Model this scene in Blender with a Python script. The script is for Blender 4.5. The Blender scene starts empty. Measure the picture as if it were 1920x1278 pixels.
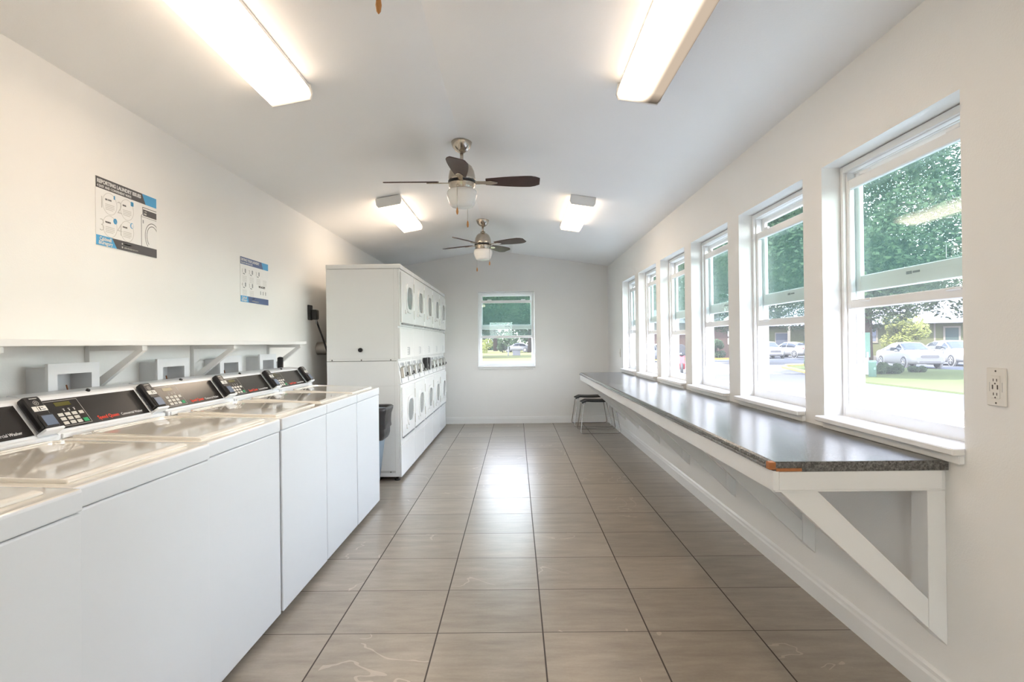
import bpy, bmesh, math, random
from mathutils import Vector, Matrix
random.seed(7)
S = bpy.context.scene
C = S.collection
PI = math.pi

# ------------------------------------------------------------------ helpers
class MB:
    """collects solid pieces and links them as one mesh object"""
    def __init__(s): s.bm = bmesh.new()
    def _take(s, tmp, mtx=None, smooth=False):
        if mtx is not None: bmesh.ops.transform(tmp, matrix=mtx, verts=tmp.verts)
        if smooth:
            for f in tmp.faces: f.smooth = True
        me = bpy.data.meshes.new('t'); tmp.to_mesh(me); tmp.free()
        s.bm.from_mesh(me); bpy.data.meshes.remove(me); return s
    def box(s, x0, x1, y0, y1, z0, z1, bev=0, seg=2, mtx=None):
        t = bmesh.new(); bmesh.ops.create_cube(t, size=1)
        for v in t.verts:
            v.co = Vector(((x0+x1)/2+v.co.x*(x1-x0), (y0+y1)/2+v.co.y*(y1-y0), (z0+z1)/2+v.co.z*(z1-z0)))
        if bev: bmesh.ops.bevel(t, geom=list(t.edges), offset=bev, segments=seg, affect='EDGES', profile=.5)
        return s._take(t, mtx)
    def cyl(s, p0, p1, r0, r1=None, n=20, smooth=True):
        p0 = Vector(p0); p1 = Vector(p1); d = p1-p0
        t = bmesh.new()
        bmesh.ops.create_cone(t, cap_ends=True, segments=n, radius1=r0, radius2=r0 if r1 is None else r1, depth=d.length)
        for f in t.faces: f.smooth = smooth and len(f.verts) == 4
        m = Matrix.Translation((p0+p1)/2) @ d.to_track_quat('Z', 'Y').to_matrix().to_4x4()
        return s._take(t, m)
    def ball(s, c, r, sc=(1,1,1), n=16):
        t = bmesh.new(); bmesh.ops.create_uvsphere(t, u_segments=n, v_segments=max(6, n//2), radius=r)
        return s._take(t, Matrix.Translation(c) @ Matrix.Diagonal((*sc, 1)), True)
    def lathe(s, prof, c=(0,0,0), n=36, mtx=None):
        t = bmesh.new(); rings = []
        for r, z in prof:
            rings.append([t.verts.new((r*math.cos(2*PI*k/n), r*math.sin(2*PI*k/n), z)) for k in range(n)])
        for a, b in zip(rings, rings[1:]):
            for k in range(n):
                f = t.faces.new((a[k], a[(k+1) % n], b[(k+1) % n], b[k])); f.smooth = True
        t.faces.new(rings[0][::-1]); t.faces.new(rings[-1])
        m = Matrix.Translation(c)
        if mtx is not None: m = m @ mtx
        bmesh.ops.recalc_face_normals(t, faces=list(t.faces))
        return s._take(t, m)
    def prism(s, poly, d0, d1, axis='y', bev=0, seg=2, mtx=None, smooth=False):
        """poly in the two other axes (x,z for y; y,z for x; x,y for z)"""
        t = bmesh.new()
        def P(a, b, d): return {'y': (a, d, b), 'x': (d, a, b), 'z': (a, b, d)}[axis]
        lo = [t.verts.new(P(a, b, d0)) for a, b in poly]; hi = [t.verts.new(P(a, b, d1)) for a, b in poly]
        n = len(poly)
        t.faces.new(lo); t.faces.new(hi[::-1])
        for k in range(n): 
            f = t.faces.new((lo[k], hi[k], hi[(k+1) % n], lo[(k+1) % n])); f.smooth = smooth
        bmesh.ops.recalc_face_normals(t, faces=list(t.faces))
        if bev: bmesh.ops.bevel(t, geom=list(t.edges), offset=bev, segments=seg, affect='EDGES', profile=.5)
        return s._take(t, mtx)
    def ring(s, outer, inner, d0, d1, axis='x', mtx=None):
        """solid annulus between two polygons with the same point count"""
        t = bmesh.new()
        def P(a, b, d): return {'y': (a, d, b), 'x': (d, a, b), 'z': (a, b, d)}[axis]
        L = [[t.verts.new(P(a, b, d)) for a, b in q] for q, d in ((outer, d0), (outer, d1), (inner, d1), (inner, d0))]
        n = len(outer)
        for i in range(4):
            A, B = L[i], L[(i+1) % 4]
            for k in range(n): t.faces.new((A[k], A[(k+1) % n], B[(k+1) % n], B[k]))
        bmesh.ops.recalc_face_normals(t, faces=list(t.faces))
        return s._take(t, mtx)
    def tube(s, pts, r, n=10, closed=False):
        pts = [Vector(p) for p in pts]; t = bmesh.new(); rings = []
        N = len(pts); prev = None
        for i, p in enumerate(pts):
            if closed: d = pts[(i+1) % N]-pts[i-1]
            else: d = pts[min(i+1, N-1)]-pts[max(i-1, 0)]
            d.normalize()
            if prev is None:
                a = d.orthogonal().normalized()
            else:
                a = (prev-d*prev.dot(d)).normalized()
            prev = a; b = d.cross(a)
            rr = r[i] if isinstance(r, (list, tuple)) else r
            rings.append([t.verts.new(p+(a*math.cos(2*PI*k/n)+b*math.sin(2*PI*k/n))*rr) for k in range(n)])
        pairs = list(zip(rings, rings[1:]))
        if closed: pairs.append((rings[-1], rings[0]))
        for A, B in pairs:
            for k in range(n):
                f = t.faces.new((A[k], A[(k+1) % n], B[(k+1) % n], B[k])); f.smooth = True
        if not closed: t.faces.new(rings[0][::-1]); t.faces.new(rings[-1])
        bmesh.ops.recalc_face_normals(t, faces=list(t.faces))
        return s._take(t)
    def quad(s, *pts):
        s.bm.faces.new([s.bm.verts.new(p) for p in pts]); return s
    def mesh(s, me, mtx=None):
        t = bmesh.new(); t.from_mesh(me); return s._take(t, mtx)
    def build(s, name, m, parent=None, loc=None):
        me = bpy.data.meshes.new(name); s.bm.to_mesh(me); s.bm.free()
        if m is not None: me.materials.append(m)
        o = bpy.data.objects.new(name, me); C.objects.link(o)
        if parent is not None: o.parent = parent
        if loc: o.location = loc
        return o

def thing(name, label, cat, loc=(0,0,0), rz=0, group=None):
    o = bpy.data.objects.new(name, None); C.objects.link(o); o.empty_display_size = .1
    o.location = loc; o.rotation_euler = (0, 0, rz); o['label'] = label; o['category'] = cat
    if group: o['group'] = group
    return o
def tag(o, label, cat, group=None, kind=None):
    o['label'] = label; o['category'] = cat
    if group: o['group'] = group
    if kind: o['kind'] = kind
    return o
def struct(o, label=None, cat=None):
    o['kind'] = 'structure'
    if label: o['label'] = label; o['category'] = cat
    return o
KIDS = {}
def copy_tree(root, loc=None, rz=None, label=None, parent=None):
    r = root.copy(); C.objects.link(r)
    if parent is not None: r.parent = parent
    if loc is not None: r.location = loc
    if rz is not None: r.rotation_euler = (0, 0, rz)
    if label: r['label'] = label
    for ch in list(root.children): copy_tree(ch, parent=r)
    return r

TXT = {}
def text_mesh(body, size, align='LEFT', bold=0.0):
    key = (body, size, align, bold)
    if key in TXT: return TXT[key]
    cu = bpy.data.curves.new('lettering', 'FONT'); cu.body = body; cu.size = size
    cu.align_x = align; cu.offset = bold; cu.extrude = 0.0006; cu.resolution_u = 3
    o = bpy.data.objects.new('lettering', cu); C.objects.link(o)
    dg = bpy.context.evaluated_depsgraph_get()
    me = bpy.data.meshes.new_from_object(o.evaluated_get(dg))
    bpy.data.objects.remove(o); bpy.data.curves.remove(cu)
    TXT[key] = me; return me
def frame(o, ux, uy):
    ux = Vector(ux).normalized(); uy = Vector(uy).normalized(); n = ux.cross(uy)
    m = Matrix((ux, uy, n)).transposed().to_4x4(); m.translation = Vector(o); return m

def rrect(cx, cy, w, h, r, n=6):
    pts = []
    for (sx, sy, a0) in ((1, 1, 0), (-1, 1, 90), (-1, -1, 180), (1, -1, 270)):
        for k in range(n+1):
            a = math.radians(a0+90*k/n)
            pts.append((cx+sx*(w/2-r)+r*math.cos(a), cy+sy*(h/2-r)+r*math.sin(a)))
    return pts
def circle(cx, cy, r, n=32, sx=1):
    return [(cx+sx*r*math.cos(2*PI*k/n), cy+r*math.sin(2*PI*k/n)) for k in range(n)]

# ------------------------------------------------------------------ materials
def srgb(r, g, b):
    f = lambda c: c/12.92 if c <= .04045 else ((c+.055)/1.055)**2.4
    return (f(r/255), f(g/255), f(b/255), 1)
def lin(c): return c if len(c) == 4 else (*c, 1)
class NT:
    def __init__(s, m): s.t = m.node_tree; s.n = s.t.nodes; s.l = s.t.links
    def add(s, typ, **kw):
        nd = s.n.new(typ)
        for k, v in kw.items():
            if k.startswith('i_'):
                key = k[2:]; key = int(key) if key.isdigit() else key.replace('_', ' ')
                nd.inputs[key].default_value = v
            else: setattr(nd, k, v)
        return nd
    def link(s, a, b): s.l.new(a, b)
    def math(s, op, a, b=None, c=None):
        nd = s.n.new('ShaderNodeMath'); nd.operation = op
        for i, v in enumerate((a, b, c)):
            if v is None: continue
            if isinstance(v, (int, float)): nd.inputs[i].default_value = v
            else: s.link(v, nd.inputs[i])
        return nd.outputs[0]
    def mix(s, fac, a, b):
        nd = s.n.new('ShaderNodeMix'); nd.data_type = 'RGBA'
        for sock, v in ((nd.inputs[0], fac), (nd.inputs[6], a), (nd.inputs[7], b)):
            if isinstance(v, (int, float, tuple)): sock.default_value = v
            else: s.link(v, sock)
        return nd.outputs[2]
def mat(name, col, rough=.5, metal=0, vary=.04, scale=8, bump=0, bscale=60, spec=.5, coat=0):
    m = bpy.data.materials.new(name); m.use_nodes = True; N = NT(m); b = N.n['Principled BSDF']
    col = lin(col)
    tc = N.add('ShaderNodeTexCoord'); no = N.add('ShaderNodeTexNoise', i_Scale=scale, i_Detail=3.0)
    N.link(tc.outputs['Object'], no.inputs['Vector'])
    a = tuple(min(1, c*(1-vary)) for c in col[:3])+(1,); bb = tuple(min(1, c*(1+vary)) for c in col[:3])+(1,)
    N.link(N.mix(no.outputs[0], a, bb), b.inputs['Base Color'])
    b.inputs['Roughness'].default_value = rough; b.inputs['Metallic'].default_value = metal
    b.inputs['Specular IOR Level'].default_value = spec
    if coat: b.inputs['Coat Weight'].default_value = coat; b.inputs['Coat Roughness'].default_value = .05
    if bump:
        n2 = N.add('ShaderNodeTexNoise', i_Scale=bscale, i_Detail=4.0); N.link(tc.outputs['Object'], n2.inputs['Vector'])
        bp = N.add('ShaderNodeBump', i_Strength=bump, i_Distance=.01); N.link(n2.outputs[0], bp.inputs['Height'])
        N.link(bp.outputs[0], b.inputs['Normal'])
    return m
def emit(name, col, strength):
    m = bpy.data.materials.new(name); m.use_nodes = True; N = NT(m)
    N.n.remove(N.n['Principled BSDF'])
    e = N.add('ShaderNodeEmission', i_Color=lin(col), i_Strength=strength)
    N.link(e.outputs[0], N.n['Material Output'].inputs[0]); return m
def glass(name, tint, refl=1.0, rough=0.0, dust=.014, dcol=(.55,.85,.75)):
    m = bpy.data.materials.new(name); m.use_nodes = True; N = NT(m); N.n.remove(N.n['Principled BSDF'])
    tr = N.add('ShaderNodeBsdfTransparent', i_Color=lin(tint)); gl = N.add('ShaderNodeBsdfGlossy', i_Roughness=rough)
    du = N.add('ShaderNodeBsdfTranslucent', i_Color=lin(dcol)); m1 = N.add('ShaderNodeMixShader', i_0=dust)
    N.link(tr.outputs[0], m1.inputs[1]); N.link(du.outputs[0], m1.inputs[2])
    ge = N.add('ShaderNodeNewGeometry'); dp = N.add('ShaderNodeVectorMath', operation='DOT_PRODUCT')
    N.link(ge.outputs['Normal'], dp.inputs[0]); N.link(ge.outputs['Incoming'], dp.inputs[1])
    k = N.math('POWER', N.math('SUBTRACT', 1, N.math('ABSOLUTE', dp.outputs['Value'])), 5)
    f = N.math('MULTIPLY', N.math('MULTIPLY_ADD', k, .96, .04), refl)
    mx = N.add('ShaderNodeMixShader'); N.link(f, mx.inputs[0]); N.link(m1.outputs[0], mx.inputs[1]); N.link(gl.outputs[0], mx.inputs[2])
    N.link(mx.outputs[0], N.n['Material Output'].inputs[0]); return m
def screen_mat(name, col, amount):
    m = bpy.data.materials.new(name); m.use_nodes = True; N = NT(m); N.n.remove(N.n['Principled BSDF'])
    tr = N.add('ShaderNodeBsdfTransparent'); d = N.add('ShaderNodeBsdfTranslucent', i_Color=lin(col))
    mx = N.add('ShaderNodeMixShader', i_0=amount); N.link(tr.outputs[0], mx.inputs[1]); N.link(d.outputs[0], mx.inputs[2])
    N.link(mx.outputs[0], N.n['Material Output'].inputs[0]); return m

M = {}
M['wall'] = mat('painted_wall', (.87,.86,.84), .55, vary=.015, scale=3, bump=.08, bscale=180)
M['ceiling'] = mat('ceiling_paint', (.90,.90,.895), .6, vary=.02, scale=2, bump=.06, bscale=120)
M['trim'] = mat('white_trim_paint', (.85,.845,.835), .35, vary=.02, bump=.02, bscale=40)
M['vinyl'] = mat('white_window_vinyl', (.86,.86,.85), .3, vary=.01)
M['enamel'] = mat('white_washer_enamel', (.80,.825,.855), .32, vary=.008)
M['enamel_warm_reflection'] = mat('glossy_enamel_reflection_tint', (.89,.84,.76), .07, vary=.008, spec=.9, coat=.6)  # white enamel; tan tint puts warm wall reflection and lamplight into the colour
M['dryer'] = mat('white_dryer_enamel', (.86,.857,.845), .22, vary=.008)
M['gap'] = mat('dark_gap', (.05,.05,.05), .8)
M['black'] = mat('black_plastic', (.012,.012,.014), .3)
M['panel'] = mat('black_control_overlay', (.022,.02,.019), .22)
M['key'] = mat('pale_key', (.62,.6,.55), .5)
M['green_key'] = mat('green_key', (.02,.32,.12), .5)
M['lcd'] = mat('olive_display', (.10,.09,.02), .2)
M['line'] = mat('pale_print', (.55,.55,.52), .6)
M['red_text'] = mat('red_print', (.75,.05,.02), .5)
M['white_text'] = mat('white_print', (.7,.7,.7), .5)
M['screen'] = mat('reader_screen', (.16,.20,.28), .15)
M['sticker'] = mat('white_sticker', (.75,.74,.7), .6)
M['grey_sticker'] = mat('grey_sticker', (.33,.34,.35), .5)
M['steel'] = mat('stainless_coin_slide', (.55,.54,.5), .3, metal=.85)
M['nickel'] = mat('brushed_nickel', (.52,.465,.395), .2, metal=1, vary=.12, scale=30)
M['chrome'] = mat('chrome_rod', (.62,.61,.6), .18, metal=1)
M['blade'] = mat('dark_walnut_blade', (.052,.026,.022), .45, vary=.5, scale=12)
M['opal'] = mat('opal_glass', (.92,.91,.88), .25)
M['fob'] = mat('wooden_pull', (.55,.25,.07), .4)
M['paper'] = mat('poster_paper', (.85,.845,.835), .5, vary=.01)
M['charcoal'] = mat('charcoal_print', (.085,.08,.085), .5)
M['blue'] = mat('blue_print', (.07,.36,.66), .5)
M['indigo'] = mat('indigo_print', (.085,.13,.27), .5)
M['grey_print'] = mat('light_grey_print', (.58,.57,.55), .5)
M['wood_core'] = mat('bare_particle_board', (.42,.16,.055), .7, vary=.3, scale=60)
M['box_grey'] = mat('white_valve_box_plastic', (.78,.79,.81), .4)
M['brass'] = mat('brass_valve', (.32,.13,.06), .4, metal=.6)
M['duct'] = mat('foil_duct', (.5,.46,.42), .35, metal=.9)
M['bag'] = mat('black_bin_bag', (.03,.03,.033), .35, bump=.5, bscale=18)
M['bin'] = mat('blue_grey_bin', (.24,.32,.40), .5)
M['seat'] = mat('black_stool_seat', (.025,.027,.03), .35)
M['plate'] = mat('light_switch_plate', (.82,.79,.74), .35)
M['slot'] = mat('outlet_slot', (.10,.085,.07), .6)
M['glass'] = glass('clear_pane', (.905,.945,.93), .42)
M['glass_out'] = glass('outer_pane', (.905,.945,.93), .42)
M['screen_mesh'] = screen_mat('insect_screen_mesh', (.85,.84,.80), .02)
M['door_glass'] = mat('dark_dryer_glass', (.25,.27,.27), .06, spec=.8)

def floor_mat():
    m = bpy.data.materials.new('stone_look_floor_tile'); m.use_nodes = True; N = NT(m); b = N.n['Principled BSDF']
    W = .4572; gx, gy = -.35483, 3.54704
    geo = N.add('ShaderNodeNewGeometry'); sp = N.add('ShaderNodeSeparateXYZ'); N.link(geo.outputs['Position'], sp.inputs[0])
    u = N.math('DIVIDE', N.math('SUBTRACT', sp.outputs[0], gx), W); v = N.math('DIVIDE', N.math('SUBTRACT', sp.outputs[1], gy), W)
    fu = N.math('FLOOR', u); fv = N.math('FLOOR', v)
    cb = N.add('ShaderNodeCombineXYZ'); N.link(fu, cb.inputs[0]); N.link(fv, cb.inputs[1])
    wn = N.add('ShaderNodeTexWhiteNoise', noise_dimensions='2D'); N.link(cb.outputs[0], wn.inputs['Vector'])
    def edge(t, w):
        fr = N.math('FRACT', t); d = N.math('MINIMUM', fr, N.math('SUBTRACT', 1, fr))
        return N.math('LESS_THAN', d, w)
    g = N.math('MAXIMUM', edge(u, .0068), edge(v, .005))
    # streaks running across the room, shifted tile by tile
    off = N.math('MULTIPLY', wn.outputs['Value'], 40)
    pc = N.add('ShaderNodeCombineXYZ')
    N.link(N.math('ADD', N.math('MULTIPLY', sp.outputs[0], 2.2), off), pc.inputs[0]); N.link(N.math('ADD', N.math('MULTIPLY', sp.outputs[1], 9), off), pc.inputs[1])
    n1 = N.add('ShaderNodeTexNoise', i_Scale=1.5, i_Detail=9.0, i_Roughness=.65); N.link(pc.outputs[0], n1.inputs['Vector'])
    pd = N.add('ShaderNodeCombineXYZ')
    N.link(N.math('ADD', sp.outputs[0], off), pd.inputs[0]); N.link(N.math('ADD', sp.outputs[1], N.math('MULTIPLY', off, .37)), pd.inputs[1])
    n2 = N.add('ShaderNodeTexNoise', i_Scale=2.2, i_Detail=3.0, i_Distortion=.8); N.link(pd.outputs[0], n2.inputs['Vector'])
    vein = N.math('LESS_THAN', N.math('ABSOLUTE', N.math('SUBTRACT', n2.outputs[0], .5)), .006)
    n3 = N.add('ShaderNodeTexNoise', i_Scale=1.1); N.link(pd.outputs[0], n3.inputs['Vector'])
    vein = N.math('MULTIPLY', vein, N.math('GREATER_THAN', n3.outputs[0], .56))
    n4 = N.add('ShaderNodeTexNoise', i_Scale=90.0, i_Detail=2.0); N.link(geo.outputs['Position'], n4.inputs['Vector'])
    ramp = N.add('ShaderNodeValToRGB'); e = ramp.color_ramp.elements
    e[0].position = .3; e[0].color = (.275,.232,.185,1); e[1].position = .72; e[1].color = (.43,.375,.31,1)
    N.link(n1.outputs[0], ramp.inputs[0])
    c = ramp.outputs[0]
    hs = N.add('ShaderNodeHueSaturation', i_Saturation=1.0); N.link(c, hs.inputs['Color'])
    N.link(N.math('ADD', .86, N.math('ADD', N.math('MULTIPLY', wn.outputs['Value'], .18), N.math('MULTIPLY', n4.outputs[0], .14))), hs.inputs['Value'])
    c = N.mix(N.math('MULTIPLY', vein, .45), hs.outputs[0], (.66,.58,.5,1))
    c = N.mix(g, c, (.06,.048,.04,1))
    N.link(c, b.inputs['Base Color'])
    N.link(N.math('ADD', N.math('MULTIPLY', n1.outputs[0], .14), N.math('ADD', .24, N.math('MULTIPLY', g, .4))), b.inputs['Roughness'])
    bp = N.add('ShaderNodeBump', i_Strength=.25, i_Distance=.004)
    N.link(N.math('SUBTRACT', N.math('MULTIPLY', n1.outputs[0], .2), g), bp.inputs['Height']); N.link(bp.outputs[0], b.inputs['Normal'])
    return m
M['floor'] = floor_mat()
def laminate():
    m = bpy.data.materials.new('dark_speckled_laminate'); m.use_nodes = True; N = NT(m); b = N.n['Principled BSDF']
    tc = N.add('ShaderNodeTexCoord')
    n = N.add('ShaderNodeTexNoise', i_Scale=150.0, i_Detail=4.0, i_Roughness=.7); N.link(tc.outputs['Object'], n.inputs['Vector'])
    r = N.add('ShaderNodeValToRGB'); e = r.color_ramp.elements
    e[0].position = .38; e[0].color = (.03,.029,.028,1); e[1].position = .68; e[1].color = (.22,.21,.195,1)
    N.link(n.outputs[0], r.inputs[0]); N.link(r.outputs[0], b.inputs['Base Color'])
    b.inputs['Roughness'].default_value = .24; b.inputs['Specular IOR Level'].default_value = .8
    return m
M['laminate'] = laminate()

# ------------------------------------------------------------------ camera
f_px, yaw, pitch, roll, H = 1137.245, -.00644, .00323, -.01152, 1.25427
cy_, sy_, cp, sp_, cr, sr = math.cos(yaw), math.sin(yaw), math.cos(pitch), math.sin(pitch), math.cos(roll), math.sin(roll)
r_ = Vector((cy_, -sy_, 0)); fw = Vector((sy_*cp, cy_*cp, sp_)); u_ = r_.cross(fw)
r2 = r_*cr+u_*sr; u2 = -r_*sr+u_*cr
cam = bpy.data.cameras.new('camera'); co = bpy.data.objects.new('camera', cam); C.objects.link(co)
mw = Matrix((r2, u2, -fw)).transposed().to_4x4(); mw.translation = (0, 0, H)
co.matrix_world = mw
cam.sensor_width = 36; cam.lens = f_px/1920*36; cam.clip_start = .05; cam.clip_end = 600
S.camera = co

# ------------------------------------------------------------------ room
XL, XR, YB, YF = -1.931, 1.447, 9.48, -3.2
ZE, ZR, XD = 2.437, 2.713, -.387
ZEL = ZR-(ZR-ZE)*(XD-XL)/(XR-XD)*1.0
ZEL = 2.437
WT = .168
def top_at(x): return ZR-(ZR-ZE)*(x-XD)/(XR-XD) if x > XD else ZR-(ZR-ZEL)*(XD-x)/(XD-XL)
struct(MB().box(XL-.2, XR+WT, YF-.2, YB+.2, -.2, 0).build('floor', M['floor']), 'brown grey stone look tile floor', 'floor')
mb = MB()
mb.prism([(XL-.3, ZEL-.045), (XD, ZR), (XR+.6, top_at(XR+.6)), (XR+.6, top_at(XR+.6)+.2), (XD, ZR+.2), (XL-.3, ZEL+.155)], YF-.2, YB+.5)
struct(mb.build('ceiling', M['ceiling']), 'pale grey shallow vaulted ceiling', 'ceiling')
struct(MB().box(XL-.2, XL, YF, YB, 0, ZEL+.02).build('wall_left', M['wall']), 'cream left wall above the washers', 'wall')
# right wall, six openings
ZS, ZH = .885, 2.06
W = [(1.972, 2.862), (3.050, 3.925), (4.130, 4.995), (5.190, 6.055), (6.240, 7.130), (7.340, 8.197)]
mb = MB()
mb.box(XR, XR+WT, YF, YB+.2, -.5, ZS-.03).box(XR, XR+WT, YF, YB+.2, ZH, ZE+.1)
ys = [YF]+[q for w in W for q in w]+[YB+.2]
for i in range(0, len(ys), 2): mb.box(XR, XR+WT, ys[i], ys[i+1], ZS-.03, ZH)
struct(mb.build('wall_right', M['wall']), 'white right wall with six windows', 'wall')
BW = (-.587, .296)
mb = MB()
def gable(mb, x0, x1, z0, z1=None):
    pts = [(x0, z0), (x1, z0)]
    if z1 is not None: pts += [(x1, z1), (x0, z1)]
    else:
        pts.append((x1, top_at(x1)+.02))
        if x0 < XD < x1: pts.append((XD, ZR+.02))
        pts.append((x0, top_at(x0)+.02))
    mb.prism(pts, YB, YB+.2)
gable(mb, XL-.2, BW[0], 0); gable(mb, BW[1], XR, 0); gable(mb, BW[0], BW[1], 0, ZS-.01); gable(mb, BW[0], BW[1], ZH)
struct(mb.build('wall_back', M['wall']), 'plain white gable wall at the far end', 'wall')
# wall behind the camera with an unseen glazed door added to let in daylight
DX0, DX1, DZ = -1.05, -.05, 2.1
mb = MB()
for (x0, x1, z0, z1) in ((XL-.2, DX0, 0, None), (DX1, XR, 0, None), (DX0, DX1, DZ, None)):
    pts = [(x0, z0), (x1, z0), (x1, top_at(x1)+.02)]
    if x0 < XD < x1: pts.append((XD, ZR+.02))
    pts.append((x0, top_at(x0)+.02))
    mb.prism(pts, YF-.2, YF)
struct(mb.build('wall_front', M['wall']), 'white wall behind the viewpoint', 'wall')
d = struct(MB().box(DX0, DX0+.08, YF-.12, YF-.06, 0, DZ).box(DX1-.08, DX1, YF-.12, YF-.06, 0, DZ).box(DX0, DX1, YF-.12, YF-.06, DZ-.08, DZ)
       .build('added_daylight_door', M['vinyl']))
MB().box(DX0+.08, DX1-.08, YF-.095, YF-.089, 0.02, DZ-.08).build('door_glass', M['glass'], d)

# baseboards
def base_prof(t): return [(0, 0), (t, 0), (t, .075), (t*.7, .085), (t*.6, .098), (t*.25, .105), (0, .108)]
mb = MB(); mb.prism([(XR-a, b) for a, b in base_prof(.016)], YF, YB); struct(mb.build('baseboard_right', M['trim']))
mb = MB(); mb.prism([(YB-a, b) for a, b in base_prof(.016)], XL, XR-.016, axis='x'); struct(mb.build('baseboard_back', M['trim']))
mb = MB(); mb.prism([(XL+a, b) for a, b in base_prof(.016)], YF, YB-.016); struct(mb.build('baseboard_left', M['trim']))

# ------------------------------------------------------------------ windows
def make_window(name, a0, a1, rise, P, lbl):
    """P maps (along, depth outward from the wall face, z) to the world"""
    def bx(mb, a, b, d0, d1, z0, z1, bev=.002):
        p = P(a, d0, z0); q = P(b, d1, z1)
        return mb.box(min(p[0], q[0]), max(p[0], q[0]), min(p[1], q[1]), max(p[1], q[1]), z0, z1, bev, 1)
    def ring(mb, a, b, d0, d1, z0, z1, t, tb=None, tt=None, bev=.002):
        tb = tb or t; tt = tt or t
        bx(mb, a, a+t, d0, d1, z0, z1, bev); bx(mb, b-t, b, d0, d1, z0, z1, bev)
        bx(mb, a+t, b-t, d0, d1, z0, z0+tb, bev); bx(mb, a+t, b-t, d0, d1, z1-tt, z1, bev)
        return mb
    z0, z1 = ZS+.012, ZH-.004
    mb = MB(); a, b = a0+.004, a1-.004
    ring(mb, a, b, .085, .100, z0, z1, .022, .05, .028)
    ring(mb, a, b, .100, .131, z0, z1, .031, .035, .030)
    ring(mb, a, b, .131, .138, z0, z1, .027, .045, .034)
    ring(mb, a, b, .138, .165, z0, z1, .036, .04, .034)
    fr = struct(mb.build(name, M['vinyl']), lbl, 'window')
    # inner sash pushed up, outer sash in its top place
    s0, s1 = 1.392+rise, 1.990+rise
    mb = MB(); ring(mb, a+.012, b-.012, 0.102, .128, s0, s1, .032, .042, .045, .004)
    mid = (a+b)/2
    for q in (a+.17, b-.17): bx(mb, q-.035, q+.035, .098, .112, s1-.004, s1+.012, .003)
    for q in (a+.17, b-.17): bx(mb, q-.04, q+.04, .094, .104, s0+.030, s0+.042, .003)
    sa = mb.build('inner_sash', M['vinyl'], fr)
    bx(MB(), a+.042, b-.042, .112, .117, s0+.04, s1-.043, 0).build('pane', M['glass'], sa)
    mb = MB(); ring(mb, a+.030, b-.030, .1395, .160, 1.470, z1-.031, .030, .075, .03, .004)
    so = mb.build('outer_sash', M['vinyl'], fr)
    bx(MB(), a+.058, b-.058, .148, .153, 1.54, z1-.058, 0).build('pane', M['glass_out'], so)
    mb = MB(); bx(mb, mid-.03, mid+.01, .137, .1396, 1.515, 1.523, 0); bx(mb, mid+.02, mid+.05, .137, .1396, 1.513, 1.525, 0)
    mb.build('warning_sticker', M['grey_sticker'], so)
    mb = MB(); ring(mb, a+.034, b-.034, .1605, .1665, z0+.035, 1.50, .011)
    sc = mb.build('insect_screen', M['vinyl'], fr)
    bx(MB(), a+.044, b-.044, .1630, .1638, z0+.045, 1.49, 0).build('screen_mesh', M['screen_mesh'], sc)
    # stool and apron
    mb = MB(); bx(mb, a0-.006, a1+.006, -.045, -.0005, ZS-.012, ZS+.012, .004); bx(mb, a0+.001, a1-.001, -.0005, .088, ZS-.012, ZS+.012, .002)
    mb.build('window_sill', M['trim'], fr)
    bx(MB(), a0-.003, a1-.025, -.022, -.0005, ZS-.041, ZS-.0125, .003).build('sill_moulding', M['trim'], fr)
    return fr
PR = lambda a, d, z: (XR+d, a, z)
PB = lambda a, d, z: (a, YB+d, z)
rises = [0, -.052, -.03, -.078, -.055, -.03]
for i, (w, rs) in enumerate(zip(W, rises)):
    make_window('window_%d' % (i+1), w[0], w[1], rs, PR, ['nearest window on the right wall, beside the wall outlet', 'second window from the near end of the counter', 'third window from the near end of the counter',
        'fourth window from the near end of the counter', 'fifth window from the near end of the counter', 'last window on the right wall, by the far corner'][i])
bwf = make_window('window_7', BW[0], BW[1], -.06, PB, 'single white sash window in the far end wall')
# decal on the nearest window, reading correctly from outside
dec = MB()
dec.mesh(text_mesh('ETS', .038, 'LEFT', .0014), frame((XR+.1538, 2.176, 1.561), (0, 1, 0), (0, 0, 1)))
dec.box(XR+.1532, XR+.1545, 2.12, 2.262, 1.601, 1.6035).box(XR+.1532, XR+.1545, 2.12, 2.262, 1.550, 1.5525).box(XR+.1532, XR+.1545, 2.2595, 2.262, 1.550, 1.6035)
tag(dec.build('window_decal', M['sticker']), 'white outlined decal with mirrored letters on the nearest window pane', 'decal')

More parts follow.
